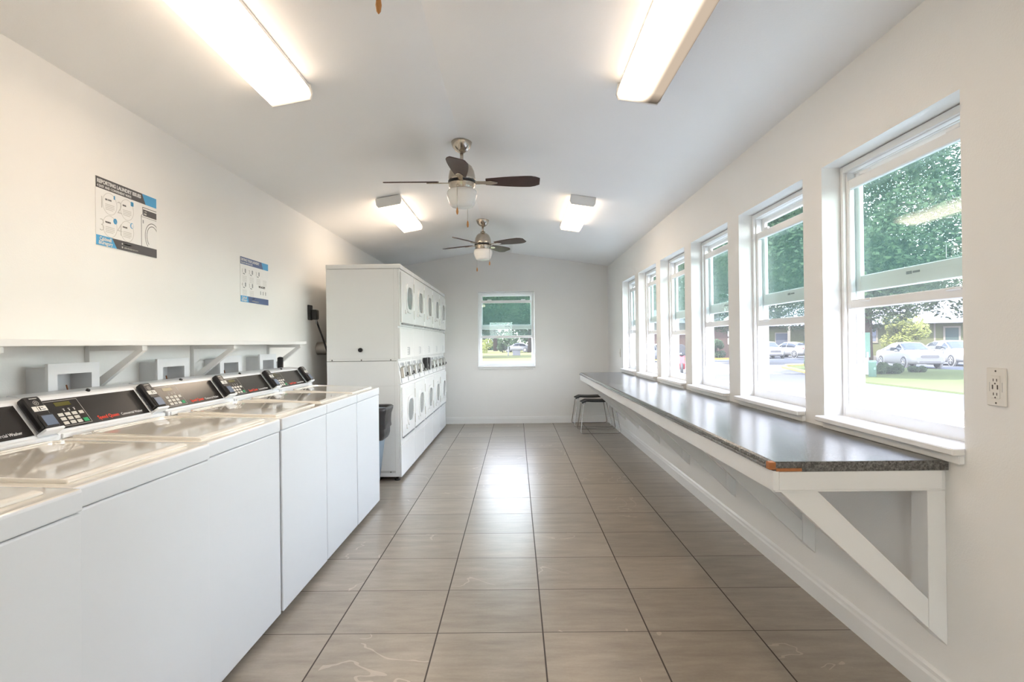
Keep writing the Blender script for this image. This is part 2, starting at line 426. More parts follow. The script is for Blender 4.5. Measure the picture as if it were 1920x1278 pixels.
# ------------------------------------------------------------------ ceiling lights
LAMP = (1.0, .805, .62)
def lamp_mat(name, strength, dead=False):
    m = bpy.data.materials.new(name); m.use_nodes = True; N = NT(m); N.n.remove(N.n['Principled BSDF'])
    e = N.add('ShaderNodeEmission', i_Color=lin(LAMP)); tc = N.add('ShaderNodeTexCoord'); sp = N.add('ShaderNodeSeparateXYZ')
    N.link(tc.outputs['Object'], sp.inputs[0])
    # tubes end short of the end caps: the diffuser glows less there
    ay = N.math('ABSOLUTE', sp.outputs[1]); mr = N.add('ShaderNodeMapRange', i_1=.50, i_2=.615, i_3=1.0, i_4=.16); mr.clamp = True
    N.link(ay, mr.inputs[0]); v = mr.outputs[0]
    if dead:      # one of the two tubes is out: the half over it stays dim
        m2 = N.add('ShaderNodeMapRange', i_1=-.055, i_2=.062, i_3=1.0, i_4=.04); m2.clamp = True; m2.interpolation_type = 'SMOOTHSTEP'
        N.link(sp.outputs[0], m2.inputs[0]); v = N.math('MULTIPLY', v, m2.outputs[0])
    # the wrap lens sends most light down, less out of its sides
    ge = N.add('ShaderNodeNewGeometry'); vt = N.add('ShaderNodeVectorTransform', vector_type='NORMAL', convert_from='WORLD', convert_to='OBJECT')
    N.link(ge.outputs['Normal'], vt.inputs[0]); s2 = N.add('ShaderNodeSeparateXYZ'); N.link(vt.outputs[0], s2.inputs[0])
    v = N.math('MULTIPLY', v, N.math('MULTIPLY_ADD', N.math('ABSOLUTE', s2.outputs[2]), .70, .30))
    N.link(N.math('MULTIPLY', v, strength), e.inputs['Strength'])
    N.link(e.outputs[0], N.n['Material Output'].inputs[0]); return m
LS = 12.8
M['lamp'] = lamp_mat('lit_diffuser', LS); M['lamp_dead'] = lamp_mat('half_lit_diffuser', LS, True)
M['lamp_housing'] = mat('white_fixture_housing', (.8,.79,.77), .4)
def ceiling_light(x, y, label, dead=False, ln=1.25):
    z = top_at(x); sl = math.atan(((ZR-ZE)/(XR-XD)) if x > XD else -(ZR-ZEL)/(XD-XL))
    t = thing('ceiling_light', label, 'light', (x, y, z), 0, 'fluorescent lights on the ceiling')
    t.rotation_euler = (0, sl, 0)
    h = ln/2
    MB().box(-.105, .105, -h, h, -.03, -.001, .003).build('housing', M['lamp_housing'], t)
    prof = [(-.108, -.028), (-.112, -.06), (-.098, -.082), (.098, -.082), (.112, -.06), (.108, -.028)]
    MB().prism(prof, -h+.004, h-.004, bev=.004, seg=1).build('diffuser', M['lamp_dead'] if dead else M['lamp'], t)
    for s in (-1, 1):
        MB().prism([(-.114, -.002), (-.116, -.06), (-.1, -.086), (.1, -.086), (.116, -.06), (.114, -.002)], s*h-.004, s*h+.008 if s > 0 else s*h+.004, bev=.001, seg=1).build('end_cap', M['lamp_housing'], t)
    return t
ceiling_light(-1.150, 2.47, 'lit fluorescent light at the top left, nearest over the washers')
ceiling_light(-1.135, 6.05, 'farther left fluorescent light, over the stacked dryers')
ceiling_light(.648, 2.47, 'half dim fluorescent light at the top right, nearer the windows', True)
ceiling_light(.620, 6.05, 'farther right fluorescent light, beyond the first whole fan')
ceiling_light(-1.15, -1.1, 'unseen left fluorescent light added behind the viewpoint')  # this unseen pair repeats the row spacing, added to brighten the room
ceiling_light(.648, -1.1, 'unseen right fluorescent light added behind the viewpoint')

# ------------------------------------------------------------------ ceiling fans
def make_fan(label, y, rot):
    x = XD+.012; t = thing('ceiling_fan', label, 'fan', (x, y, ZR-.005), 0, 'ceiling fans along the ridge')
    MB().lathe([(.012,-.084), (.022,-.082), (.045,-.068), (.066,-.04), (.075,-.010), (.076,0)]).build('canopy', M['nickel'], t)
    MB().cyl((0,0,-.16), (0,0,-.078), .0125).build('down_rod', M['nickel'], t)
    MB().lathe([(.092,-.286), (.096,-.281), (.096,-.262), (.094,-.245), (.088,-.215), (.072,-.182), (.048,-.163), (.030,-.158), (.028,-.140), (.016,-.132)]).build('motor_housing', M['nickel'], t)
    MB().lathe([(.09,-.298), (.099,-.297), (.099,-.285), (.09,-.284)]).build('blade_ring', M['black'], t)
    MB().lathe([(.078,-.350), (.088,-.346), (.086,-.340), (.093,-.335), (.091,-.328), (.095,-.323), (.093,-.316), (.097,-.311), (.096,-.299), (.08,-.297)]).build('switch_housing', M['nickel'], t)
    MB().lathe([(.02,-.474), (.066,-.473), (.078,-.469), (.088,-.455), (.100,-.425), (.109,-.394), (.110,-.378), (.104,-.358), (.096,-.350), (.08,-.348)]).build('glass_bowl', M['opal'], t)
    for k in range(4):
        a = rot+k*PI/2
        R = Matrix.Rotation(a, 4, 'Z') @ Matrix.Rotation(math.radians(-14), 4, 'X')
        R = Matrix.Translation((0,0,-.291)) @ R
        pts = []
        for s in range(13):
            q = s/12; xx = .17+q*.39; hw = .042+.034*math.sin(min(1, q*1.25)*PI/2)
            if q > .8: hw *= 1-((q-.8)/.2)**2*.42
            pts.append((xx, hw))
        poly = pts+[(px, -hw*.95) for px, hw in reversed(pts)]
        b = MB().prism(poly, -.004, .004, axis='z', bev=.0015, seg=1, mtx=R).build('blade', M['blade'], t)
        MB().prism([(.085,.02), (.15,.018), (.21,.028), (.255,.008), (.255,-.008), (.21,-.028), (.15,-.018), (.085,-.02)], -.012, -.004, axis='z', bev=.002, seg=1, mtx=R).build('blade_arm', M['nickel'], b)
    for (dx, dy, zz) in ((-.026,-.108,-.528), (.030,.108,-.578)):
        ch = MB().cyl((dx,dy,-.335), (dx,dy,zz+.03), .0016, n=6).cyl((dx*.8,dy*.8,-.328), (dx,dy,-.335), .002, n=6).build('pull_chain', M['nickel'], t)
        MB().lathe([(.001,-.052), (.006,-.045), (.0085,-.03), (.006,-.012), (.002,0)], (dx,dy,zz+.03), n=12).build('pull_fob', M['fob'], ch)
    return t
make_fan('dark bladed ceiling fan nearest in full view, between the front lights', 4.36, math.radians(1))
make_fan('farther brushed nickel ceiling fan, near the far window wall', 7.14, math.radians(1)).rotation_euler = (0, 0, math.radians(59))
make_fan('ceiling fan cut off by the top edge, only chain and blade tip showing', 1.455, math.radians(1))

# ------------------------------------------------------------------ washing machines
SX, SZ = -.182, .962            # foot of the sloping control panel (local)
TV = Vector((-.588, 0, .809)); NV = Vector((.809, 0, .588))
def SF(y, s=0, n=0): return frame(Vector((SX, y, SZ))+TV*s+NV*n, (0,1,0), TV)
def sbox(mb, y0, y1, s0, s1, n0, n1, bev=0): return mb.box(y0, y1, s0, s1, n0, n1, bev, 2, SF(0))
def make_washer():
    t = thing('washing_machine', 'x', 'washing machine', (0,0,0), 0, 'white top load washers along the left wall')
    hw = .3245
    MB().box(-.352, .34, -hw, hw, .03, .90, .004).build('cabinet', M['enamel'], t)
    MB().box(.340, .3545, -hw+.001, hw-.001, .032, .8615, .006, 3).build('front_panel', M['enamel'], t)
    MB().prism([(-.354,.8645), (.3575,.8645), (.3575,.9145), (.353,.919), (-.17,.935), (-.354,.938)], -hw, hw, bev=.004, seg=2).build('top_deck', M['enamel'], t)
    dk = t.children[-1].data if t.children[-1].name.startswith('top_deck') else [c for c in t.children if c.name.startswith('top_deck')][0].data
    dk.materials.append(M['enamel_warm_reflection'])
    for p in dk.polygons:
        if p.normal.z > .8: p.material_index = 1      # glossy top surface with warm reflected light tinted in, satin skirt
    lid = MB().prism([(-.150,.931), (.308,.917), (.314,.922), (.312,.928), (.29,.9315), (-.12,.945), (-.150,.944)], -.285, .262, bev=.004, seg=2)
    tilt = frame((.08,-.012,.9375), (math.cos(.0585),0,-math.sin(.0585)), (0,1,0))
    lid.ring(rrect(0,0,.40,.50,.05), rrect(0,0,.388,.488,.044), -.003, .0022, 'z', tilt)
    l = lid.build('lid', M['enamel_warm_reflection'], t)
    MB().cyl((-.122,-.02,.943), (-.122,-.02,.9475), .006, n=10).build('lid_screw', M['gap'], l)
    con = MB().prism([(-.354,.936), (-.172,.932), (-.168,.936), (-.168,.954), (-.180,.958), (SX,SZ), (SX-.083,SZ+.114), (-.284,1.083), (-.352,1.089)], -hw, hw, bev=.003, seg=2).build('control_console', M['enamel'], t)
    MB().box(-.1685, -.160, -hw+.012, .215, .936, .953, .003).build('console_ledge', M['enamel'], con)
    MB().cyl((-.283,-.02,1.078), (-.276,-.02,1.088), .0075, n=12).build('screw_plug', M['black'], con)
    sbox(MB(), -.302, .232, .004, .128, .0002, .0022, .0008).build('control_panel', M['panel'], con)
    mb = MB()
    for (a, b, c, d) in ((-.292,-.125,.120,.1212), (-.292,-.125,.012,.0132), (-.126,-.1248,.012,.1212)): sbox(mb, a, b, c, d, .0021, .0026)
    for k in range(3):
        sbox(mb, -.225+k*.026, -.215+k*.026, .083, .0845, .0021, .0026); sbox(mb, -.222+k*.026, -.218+k*.026, .074, .081, .0021, .0026)
    mb.build('panel_outline', M['line'], con)
    sbox(MB(), -.245, -.168, .097, .114, .0021, .0028).build('display', M['lcd'], con)
    for r in range(3):
        for c in range(3):
            sbox(MB(), -.262+c*.034, -.237+c*.034, .018+r*.018, .031+r*.018, .0021, .0033, .001).build('key', M['key'], con)
    sbox(MB(), -.158, -.135, .054, .067, .0021, .0033, .001).build('key', M['key'], con)
    sbox(MB(), -.160, -.135, .018, .034, .0021, .0033, .001).build('start_key', M['green_key'], con)
    MB().mesh(text_mesh('Speed Queen', .0225, 'LEFT', .0003), SF(-.085, .016, .0022)).build('lettering', M['red_text'], con)
    MB().mesh(text_mesh('Commercial Washer', .0165, 'LEFT', 0), SF(.052, .016, .0022)).build('lettering', M['white_text'], con)
    # card reader at the far end of the console
    rd = MB(); sbox(rd, .243, .314, .006, .138, .004, .036, .009); sbox(rd, .247, .310, .004, .060, .03, .042, .006)
    rd = rd.build('card_reader', M['black'], t)
    sbox(MB(), .253, .304, .012, .052, .0415, .0432, .0006).build('reader_screen', M['screen'], rd)
    sbox(MB(), .249, .268, .074, .094, .0358, .0368).build('reader_label', M['sticker'], rd)
    mb = MB(); sbox(mb, .271, .309, .074, .094, .0358, .0366); mb.build('reader_label', M['sticker'], rd)
    mb = MB(); sbox(mb, .2765, .281, .077, .091, .0365, .037); sbox(mb, .284, .295, .086, .088, .0365, .037); sbox(mb, .284, .302, .079, .081, .0365, .037); mb.build('label_print', M['panel'], rd)
    sbox(MB(), .262, .295, .1245, .1275, .0358, .0364).ring(circle(.279, .108, .0095, 16, 1.2), circle(.279, .108, .0083, 16, 1.2), .0358, .0364, 'z', SF(0)).ring(circle(.279, .108, .005, 12), circle(.279, .108, .0035, 12), .0358, .0364, 'z', SF(0)).build('reader_print', M['line'], rd)
    sbox(MB(), .238, .3235, -.006, .004, .0, .040, .003).build('reader_bracket', M['enamel'], t)
    return t
wy = [(.810,1.461), (1.463,2.112), (2.114,2.765), (2.765,3.447), (3.447,4.103), (4.103,4.775)]
wl = ['white washer at the near left edge, its console out of view', 'white washer second from the near end, only its console end showing',
      'white washer third from the near end, first with its whole console showing', 'white washer in front of the second valve box',
      'white washer in front of the third valve box, second from the far end', 'white washer at the far end of the row, beside the trash bin']
washer = make_washer()
for i, (a, b) in enumerate(wy):
    loc = (-1.438+(.030, .008, 0, .004, 0, .001)[i], (a+b)/2, (-.004, -.003, 0, .002, 0, -.001)[i])
    if i == 0: washer.location = loc; washer['label'] = wl[0]
    else: copy_tree(washer, loc, None, wl[i])
# labels must stay on floor: machines stand on short black feet
for i, (a, b) in enumerate(wy):
    pass

# ------------------------------------------------------------------ stacked dryers
def make_dryer():
    t = thing('stacked_dryer', 'x', 'dryer', (0,0,0), 0, 'white stacked dryers along the left wall')
    hw = .346
    MB().box(-.34, .318, -hw, hw, .038, 1.10, .004).box(-.34, .318, -hw, hw, 1.103, 1.95, .004).build('cabinet', M['dryer'], t)
    MB().box(-.342, .346, -hw-.002, hw+.002, 1.952, 1.992, .006, 3).build('top_panel', M['dryer'], t)
    def door(z0, z1, zc, nm):
        MB().box(.318, .338, -hw+.001, hw-.001, z0-.03 if z0 > 1 else z0-.075, z1+.024, .003).build('front_frame', M['dryer'], t)
        d = MB().box(.3385, .356, -.325, .318, z0, z1, .008, 3)
        d.ring(rrect(.05, zc, .37, .285, .12), rrect(.05, zc, .30, .215, .1), .354, .366)
        d = d.build(nm, M['dryer'], t)
        MB().prism(rrect(.05, zc, .302, .217, .1), .352, .3575, axis='x').build('door_window', M['door_glass'], d)
        for zz in (z0+.10, z1-.10): MB().box(.3385, .362, .321, .333, zz-.045, zz+.045, .003).build('hinge', M['steel'], d)
        MB().box(.3405, .358, -.30, .29, z0-.012, z0-.004, 0).build('door_pull', M['grey_sticker'], d)
        MB().box(.356, .372, -.175, -.150, zc-.16, zc-.12, .004).build('latch', M['dryer'], d)
    door(1.452, 1.924, 1.70, 'upper_door'); door(.398, .856, .615, 'lower_door')
    p = MB().box(.318, .3405, -hw+.001, hw-.001, 1.118, 1.405, .005, 2).build('service_panel', M['dryer'], t)
    mb = MB()
    for k in range(4): mb.box(.3404, .3412, .02, .08+.012*(k % 2), 1.15+k*.022, 1.16+k*.022)
    mb.box(.3404, .3412, .1, .15, 1.15, 1.225)
    mb.build('instruction_sticker', M['grey_sticker'], p)
    c = MB().prism([(.30,1.116), (.312,1.104), (.345,.886), (.30,.886)], -hw+.001, hw-.001, bev=.003, seg=1).build('control_panel', M['dryer'], t)
    U = Vector((-.033, 0, .218)).normalized()
    F = frame((.3455, 0, .886), (0,1,0), U)
    for k, y0 in enumerate((-.335, .02)):
        MB().prism([(y0+.03,.055), (y0+.235,.055), (y0+.225,.135), (y0+.165,.165), (y0+.045,.150)], 0, .034, axis='z', bev=.004, seg=1, mtx=F).build('coin_slide', M['steel'], c)
        MB().box(y0+.055, y0+.16, .066, .074, .034, .038, 0, mtx=F).box(y0+.17, y0+.21, .07, .10, .034, .042, .002, mtx=F).build('coin_slot', M['gap'], c)
        MB().box(y0+.005, y0+.03, .012, .06, .0, .003, 0, mtx=F).box(y0, y0+.028, .12, .205, 0, .003, 0, mtx=F).build('label_strip', M['grey_sticker'], c)
        MB().box(y0+.19, y0+.25, .14, .195, 0, .004, .001, mtx=F).box(y0+.10, y0+.17, .172, .198, 0, .003, 0, mtx=F).build('cycle_display', M['grey_sticker'], c)
    k = MB().box(.318, .3395, -hw+.001, hw-.001, .035, .322, .004, 2).build('kick_panel', M['dryer'], t)
    for sx in (-.28, .29):
        for sy in (-.30, .30):
            MB().cyl((sx, sy, 0), (sx, sy, .015), .026, n=14).cyl((sx, sy, .015), (sx, sy, .04), .012, n=10).build('foot', M['black'], t)
    return t
DY0 = 5.56
dl = ['stacked dryer nearest the camera, its blank white side showing', 'second stacked dryer from the near end', 'third stacked dryer, with two black card readers',
      'fourth stacked dryer, second from the far end', 'last stacked dryer, nearest the far wall']
dryer = make_dryer(); dryers = []
for i in range(5):
    loc = (-1.400, DY0+.347+i*.697, 0)
    if i == 0: dryer.location = loc; dryer['label'] = dl[0]; dryers.append(dryer)
    else: dryers.append(copy_tree(dryer, loc, None, dl[i]))
# details only one machine shows
d0 = dryers[0]
MB().cyl((-.02,-.346,1.205), (-.02,-.385,1.205), .011, n=14).cyl((-.02,-.36,1.205), (-.02,-.395,1.205), .019, n=16).build('side_knob', M['black'], d0)
mb = MB().box(-.33, .285, -.3485, -.3455, .075, .095).box(.282, .2835, -.3468, -.3455, .06, 1.095).box(.282, .2835, -.3468, -.3455, 1.11, 1.95).box(-.335,.30,-.3465,-.3455,1.1225,1.124)
mb.box(-.335,.318,-.3465,-.3455,.872,.8735).build('side_seam', M['grey_print'], d0)
mb = MB()
for xx, zz in ((-.29,1.112), (-.02,1.112), (.25,1.112), (.24,.083), (-.25,.083)): mb.cyl((xx,-.346,zz), (xx,-.350,zz), .006, n=10)
mb.build('side_screw', M['slot'], d0)
for q in (-.30, -.10):
    MB().box(.325, .375, q, q+.075, .945, 1.095, .008).build('card_reader', M['black'], dryers[2])

# ------------------------------------------------------------------ left wall: shelf, valve boxes, posters, outlet, duct
t = thing('wall_shelf', 'long narrow white shelf on the left wall above the washers', 'shelf', (XL, 2.7, 1.262))
MB().box(.001, .28, -3.2, 2.07, 0, .024, .002).build('board', M['trim'], t)
for yy in (-1.7, -.75, .02, .90, 2.00):
    mb = MB().box(.001, .022, yy-.018, yy+.018, -.22, -.0005, .001).box(.022, .26, yy-.018, yy+.018, -.022, -.0005, .001)
    mb.prism([(.022,-.215), (.022,-.17), (.225,-.022), (.262,-.022)], yy-.014, yy+.014, bev=.001, seg=1)
    mb.build('bracket', M['trim'], t)
def valve_box(a, b, label):
    t = thing('washer_valve_box', label, 'valve box', (XL, (a+b)/2, 1.0), 0, 'white valve boxes behind the washers'); h = (b-a)/2
    MB().box(.0, .012, -h+.03, h-.03, -.04, .175).box(.012, .1, -h+.03, -h+.036, -.04, .175).box(.012, .1, h-.036, h-.03, -.04, .175).box(.012, .1, -h+.036, h-.036, .169, .175).box(.012, .1, -h+.036, h-.036, -.04, -.034).build('box_body', M['box_grey'], t)
    o = [(-h,-.07), (h,-.07), (h,.193), (-h,.193)]; i = [(-h+.048,-.03), (h-.048,-.03), (h-.048,.150), (-h+.048,.150)]
    MB().ring(o, i, .1, .112).build('face_flange', M['box_grey'], t)
    for k, yy in enumerate((-.055, .045)):
        v = MB().cyl((.012,yy,.03), (.06,yy,.03), .012, n=12).cyl((.05,yy,.0), (.05,yy,.05), .010, n=12).build('valve', M['brass'], t)
        MB().box(.042, .062, yy-.022, yy+.022, .05, .068, .003).cyl((.05,yy,.068), (.05,yy-.012,.10), .003, n=6).build('valve_handle', M['brass'], v)
    return t
for (a, b, l) in ((2.345,2.636,'nearest white valve box, behind the first whole console'), (3.065,3.362,'white valve box below the middle shelf bracket'), (3.715,4.010,'white valve box third from the near end'), (4.297,4.590,'farthest white valve box, below the end of the shelf')): valve_box(a, b, l)
tag(MB().cyl((-1.80,4.62,.94), (-1.80,4.62,1.158), .022, n=18).ball((-1.80,4.62,1.158), .022, (1,1,.5)).build('black_hose_end', M['black']), 'short upright black tube behind the farthest washer console', 'tube')

def PF(y, z, n=0): return frame((XL+.0035+n, y, z), (0,1,0), (0,0,1))
def poster(y0, z0, w, h, label, kind):
    t = thing('wall_poster', label, 'poster', (XL+.0005, y0, z0), 0)
    MB().box(0, .003, 0, w, 0, h).build('sheet', M['paper'], t)
    dark = M['charcoal'] if kind == 1 else M['indigo']
    def fl(mb, pts, n=.0002): return mb.prism(pts, .003, .0032+n, axis='x')
    FM = lambda y, z: frame((.0036, y, z), (0,1,0), (0,0,1))
    hb, fb = h*.80, h*.145
    if kind == 1:
        fl(MB(), [(0,hb+.012), (w*.80,hb+.012), (w*.735,h), (0,h)]).build('header_band', dark, t)
        fl(MB(), [(w*.80,hb+.012), (w,hb+.012), (w,h), (w*.735,h)]).build('header_corner', M['blue'], t)
        MB().mesh(text_mesh('REPORTING LAUNDRY ISSUES', .0245, 'LEFT', .0009), FM(.008, h-.027)).mesh(text_mesh('4 EASY AND CONVENIENT WAYS', .0165, 'LEFT', .0003), FM(.008, h-.046)).build('title', M['white_text'], t)
        fl(MB(), [(0,0), (w*.31,0), (w*.235,fb), (0,fb)]).build('footer_corner', M['blue'], t)
        fl(MB(), [(w*.31,0), (w,0), (w,fb), (w*.235,fb)]).build('footer_band', dark, t)
        MB().mesh(text_mesh('Caldwell', .024, 'LEFT', .0008), FM(.022, .024)).mesh(text_mesh('&Gregory', .024, 'LEFT', .0008), FM(.016, .006)).build('footer_lettering', M['white_text'], t)
        MB().box(.003,.0034,w*.42,w*.54,.0285,.0335).mesh(text_mesh('caldwellandgregory.com', .0115, 'LEFT', 0), FM(w*.42, .010)).prism(circle(w*.395,.031,.005,12), .003,.0035,axis='x').prism(circle(w*.395,.014,.005,12), .003,.0035,axis='x').build('footer_contact', M['line'], t)
        ln = MB()
        cs = [(.085,.205,.052,'1'), (.213,.205,.052,'2'), (.085,.098,.052,'3'), (.213,.098,.052,'4')]
        for (cx, cz, r, dgt) in cs:
            ln.ring(circle(cx+.012, cz, r, 32), circle(cx+.012, cz, r-.0022, 32), .003, .0034)
            ln.mesh(text_mesh(dgt, .085, 'LEFT', -.002), FM(cx-.066, cz-.03))
            for k in range(4): fl(ln, [(cx-.02,cz-.006-k*.008), (cx+.045-.01*(k == 3),cz-.006-k*.008), (cx+.045-.01*(k == 3),cz-.003-k*.008), (cx-.02,cz-.003-k*.008)])
        ln.build('step_outline', M['grey_print'], t)
        tx = MB()
        for (cx, cz, r, dgt), s in zip(cs, ('QR CODE', 'EMAIL', 'WEBSITE', 'PHONE')): tx.mesh(text_mesh(s, .010, 'LEFT', .0003), FM(cx-.022, cz+.014))
        tx.build('step_heading', M['charcoal'], t)
        ic = MB(); ic.prism(rrect(.265,.243,.022,.022,.004), .003, .0034, axis='x').prism(circle(.135,.130,.014,16), .003, .0034, axis='x').ring(circle(.262,.133,.014,16), circle(.266,.133,.011,16), .003, .0034).prism(rrect(.130,.243,.010,.018,.003), .003, .0034, axis='x')
        ic.build('step_icon', M['blue'], t)
        wd = MB()
        for pts in ([(.338,.0),(.341,.0),(.341,.2),(.338,.2)], [(.338,.198),(.352,.212),(.352,.216),(.338,.202)], [(.350,.214),(.353,.214),(.353,.249),(.350,.249)], [(.350,.246),(w,.246),(w,.249),(.350,.249)], [(.341,.197),(w,.197),(w,.1985),(.341,.1985)]):
            fl(wd, [(a, max(b, fb)) for a, b in pts])
        def arc(r): return [(w*.925+r*math.cos(a), .105+r*1.1*math.sin(a)) for a in [math.radians(40+190*k/24) for k in range(25)]]
        for r in (.066, .052):
            A = arc(r); B = arc(r-.003); wd.prism([(min(a, w), max(b, fb)) for a, b in A]+[(min(a, w), max(b, fb)) for a, b in reversed(B)], .003, .0034, axis='x')
        wd.build('machine_drawing', M['charcoal'], t)
        fl(MB(), [(.355,.205), (w,.205), (w,.238), (.355,.238)]).build('machine_drawing', M['charcoal'], t)
        mb = MB(); fl(mb, [(.362,.211),(.383,.211),(.383,.219),(.362,.219)], .0006); fl(mb, [(.366,.226),(.385,.226),(.385,.230),(.366,.230)], .0006); mb.build('drawing_detail', M['line'], t)
        fl(MB(), [(.351,.165),(.359,.165),(.359,.182),(.351,.182)]).build('drawing_detail', M['grey_sticker'], t)
    else:
        hb = h*.84
        fl(MB(), [(0,hb), (w*.80,hb), (w*.74,h), (0,h)]).build('header_band', dark, t)
        fl(MB(), [(w*.80,hb), (w,hb), (w,h), (w*.74,h)]).build('header_corner', M['blue'], t)
        MB().mesh(text_mesh('DRYING YOUR LAUNDRY', .026, 'LEFT', .0009), FM(.008, h-.027)).mesh(text_mesh('FOLLOW THESE EASY STEPS', .015, 'LEFT', .0002), FM(.008, h-.045)).build('title', M['white_text'], t)
        fl(MB(), [(0,0), (w*.27,0), (w*.24,fb*.95), (0,fb*.95)]).build('footer_corner', M['blue'], t)
        fl(MB(), [(w*.27,0), (w,0), (w,fb*.95), (w*.24,fb*.95)]).build('footer_band', dark, t)
        MB().mesh(text_mesh('Caldwell', .022, 'LEFT', .0008), FM(.02, .023)).mesh(text_mesh('&Gregory', .022, 'LEFT', .0008), FM(.014, .006)).build('footer_lettering', M['white_text'], t)
        MB().box(.003,.0034,w*.38,w*.51,.028,.034).mesh(text_mesh('caldwellandgregory.com', .012, 'LEFT', 0), FM(w*.38, .010)).build('footer_contact', M['line'], t)
        ln = MB(); ic = MB()
        for r in range(2):
            for c in range(4):
                if r == 1 and c > 1: continue
                x0 = .05+c*.115; z0_ = .218-r*.098
                if c < 3:
                    ln.mesh(text_mesh(str(1+c+3*r), .04, 'LEFT', 0), FM(x0-.03, z0_-.01))
                    ic.prism(rrect(x0+.028, z0_+.005, .02, .03, .005), .003, .0034, axis='x')
                    fl(ic, [(x0-.01,z0_-.02),(x0+.02,z0_-.022),(x0+.02,z0_-.015),(x0-.01,z0_-.012)])
                for k in range(5): fl(ln, [(x0-.02,z0_-.036-k*.009), (x0+.05,z0_-.036-k*.009), (x0+.05,z0_-.0335-k*.009), (x0-.02,z0_-.0335-k*.009)])
        ln.build('step_text', M['grey_print'], t)
        ic.build('step_icon', M['grey_sticker'], t)
        MB().mesh(text_mesh('WE ACCEPT', .021, 'LEFT', .0005), FM(.30, .122)).build('step_heading', M['charcoal'], t)
        mb = MB()
        for k in range(3): mb.prism(rrect(.335+k*.045, .085, .012, .028, .004), .003, .0034, axis='x')
        mb.build('step_icon', M['grey_sticker'], t)
    return t
poster(2.779, 1.732, .471, .317, 'larger looking poster with charcoal header and washer drawing, nearer the camera', 1)
poster(4.242, 1.568, .476, .318, 'poster with indigo header hanging near the end of the shelf', 2)

t = thing('dryer_outlet', 'dark dryer outlet with plugged in black cord on the left wall', 'outlet', (XL, 5.66, 1.56))
MB().box(.001, .018, -.05, .05, -.07, .07, .006).build('plate', M['gap'], t)
MB().box(.018, .075, -.015, .06, -.066, .028, .012).build('plug', M['black'], t)
pts = []
for k in range(15):
    q = k/14; pts.append((.055+.10*q**1.4, .035+.03*q+.03*q*q, -.06-.36*q+.04*math.sin(q*PI)))
MB().cyl((.055,.035,-.062), (.056,.036,-.105), .010, .008).build('cord_grip', M['grey_sticker'], t)
MB().tube(pts+[(.17,.12,-.40), (.178,.135,-.32)], .0085).build('cord', M['black'], t)
mb = MB(); prof = []
pts = []
for k in range(41):
    q = k/40; pts.append((XL+.001+q*.16, 5.88, 1.222))
rr = [.058+.0035*(1 if k % 2 else -1) for k in range(41)]
tag(mb.tube(pts, rr, 18).build('vent_duct', M['duct']), 'short foil vent duct between the wall and the nearest dryer', 'duct')

# ------------------------------------------------------------------ trash bin
t = thing('trash_bin', 'slim blue grey trash bin with black liner, between washers and dryers', 'trash bin', (-1.305, 5.16, 0))
def loft(mb, secs):
    tt = bmesh.new(); R = [[tt.verts.new((x, y, z)) for x, y in s] for s, z in secs]
    for A, B in zip(R, R[1:]):
        n = len(A)
        for k in range(n): f = tt.faces.new((A[k], A[(k+1) % n], B[(k+1) % n], B[k])); f.smooth = True
    tt.faces.new(R[0][::-1]); tt.faces.new(R[-1])
    return mb._take(tt)
loft(MB(), [(rrect(-.02,0,.25,.22,.04), 0), (rrect(0,0,.385,.29,.045), .70), (rrect(0,0,.385,.29,.045), .705)]).build('bin_body', M['bin'], t)
random.seed(3); secs = []
for k, z in enumerate((.455,.47,.50,.54,.555,.60,.66,.70,.722,.73,.72,.66)):
    g = (0,.012,.026,.024,.044,.040,.046,.064,.068,.05,.014,.0)[k]
    p = rrect(0, 0, .372+g*1.2, .285+g*1.2, .05)
    secs.append(([(x*(1+random.uniform(-.012,.012)), y*(1+random.uniform(-.012,.012))) for x, y in p], z+0*k))
secs = [([(x, y) for x, y in s], z) for s, z in secs]
loft(MB(), secs).build('bin_liner', M['bag'], t)

# ------------------------------------------------------------------ counter
CY0, CY1, CX = 2.045, 8.17, .856
t = thing('counter', 'long dark speckled wall counter under the right hand windows', 'counter', (XR, (CY0+CY1)/2, 0))
oy = (CY0+CY1)/2
def cb(mb, x0, x1, y0, y1, z0, z1, bev=0): return mb.box(x0-XR, x1-XR, y0-oy, y1-oy, z0, z1, bev)
mb = MB(); mb.prism([(CX-.001-XR,.822), (-.001,.814), (-.001,.8445), (CX+.012-XR,.8445), (CX+.003-XR,.839), (CX-.001-XR,.831)], CY0-oy+.004, CY1-oy)
cb(mb, CX+.10, XR-.001, CY0, CY0+.006, .811, .8445)
mb.build('worktop', M['laminate'], t)
mb = MB(); mb.prism([(CX-.012-XR,.818), (CX+.02-XR,.818), (CX+.02-XR,.828), (CX-.012-XR,.828)], CY0-oy+.03, CY1-oy, bev=.003, seg=1)
mb.build('edge_strip', M['laminate'], t)
mb = MB(); cb(mb, CX-.010, CX+.014, CY0+.0005, CY0+.028, .8175, .8435, .003); cb(mb, CX+.014, CX+.10, CY0+.0005, CY0+.004, .812, .822)
mb.build('bare_edge', M['wood_core'], t)
mb = MB(); cb(mb, CX+.004, CX+.024, CY0+.002, CY1-.004, .748, .8135, .002); cb(mb, CX+.024, XR-.02, CY0+.002, CY0+.022, .748, .8105, .002); cb(mb, CX+.024, XR-.02, CY1-.024, CY1-.004, .748, .811, .002)
cb(mb, CX+.010, CX+.024, CY0+.006, CY1-.006, .742, .748); cb(mb, CX+.024, XR-.02, CY0+.006, CY0+.020, .742, .748)
mb.build('apron', M['trim'], t)
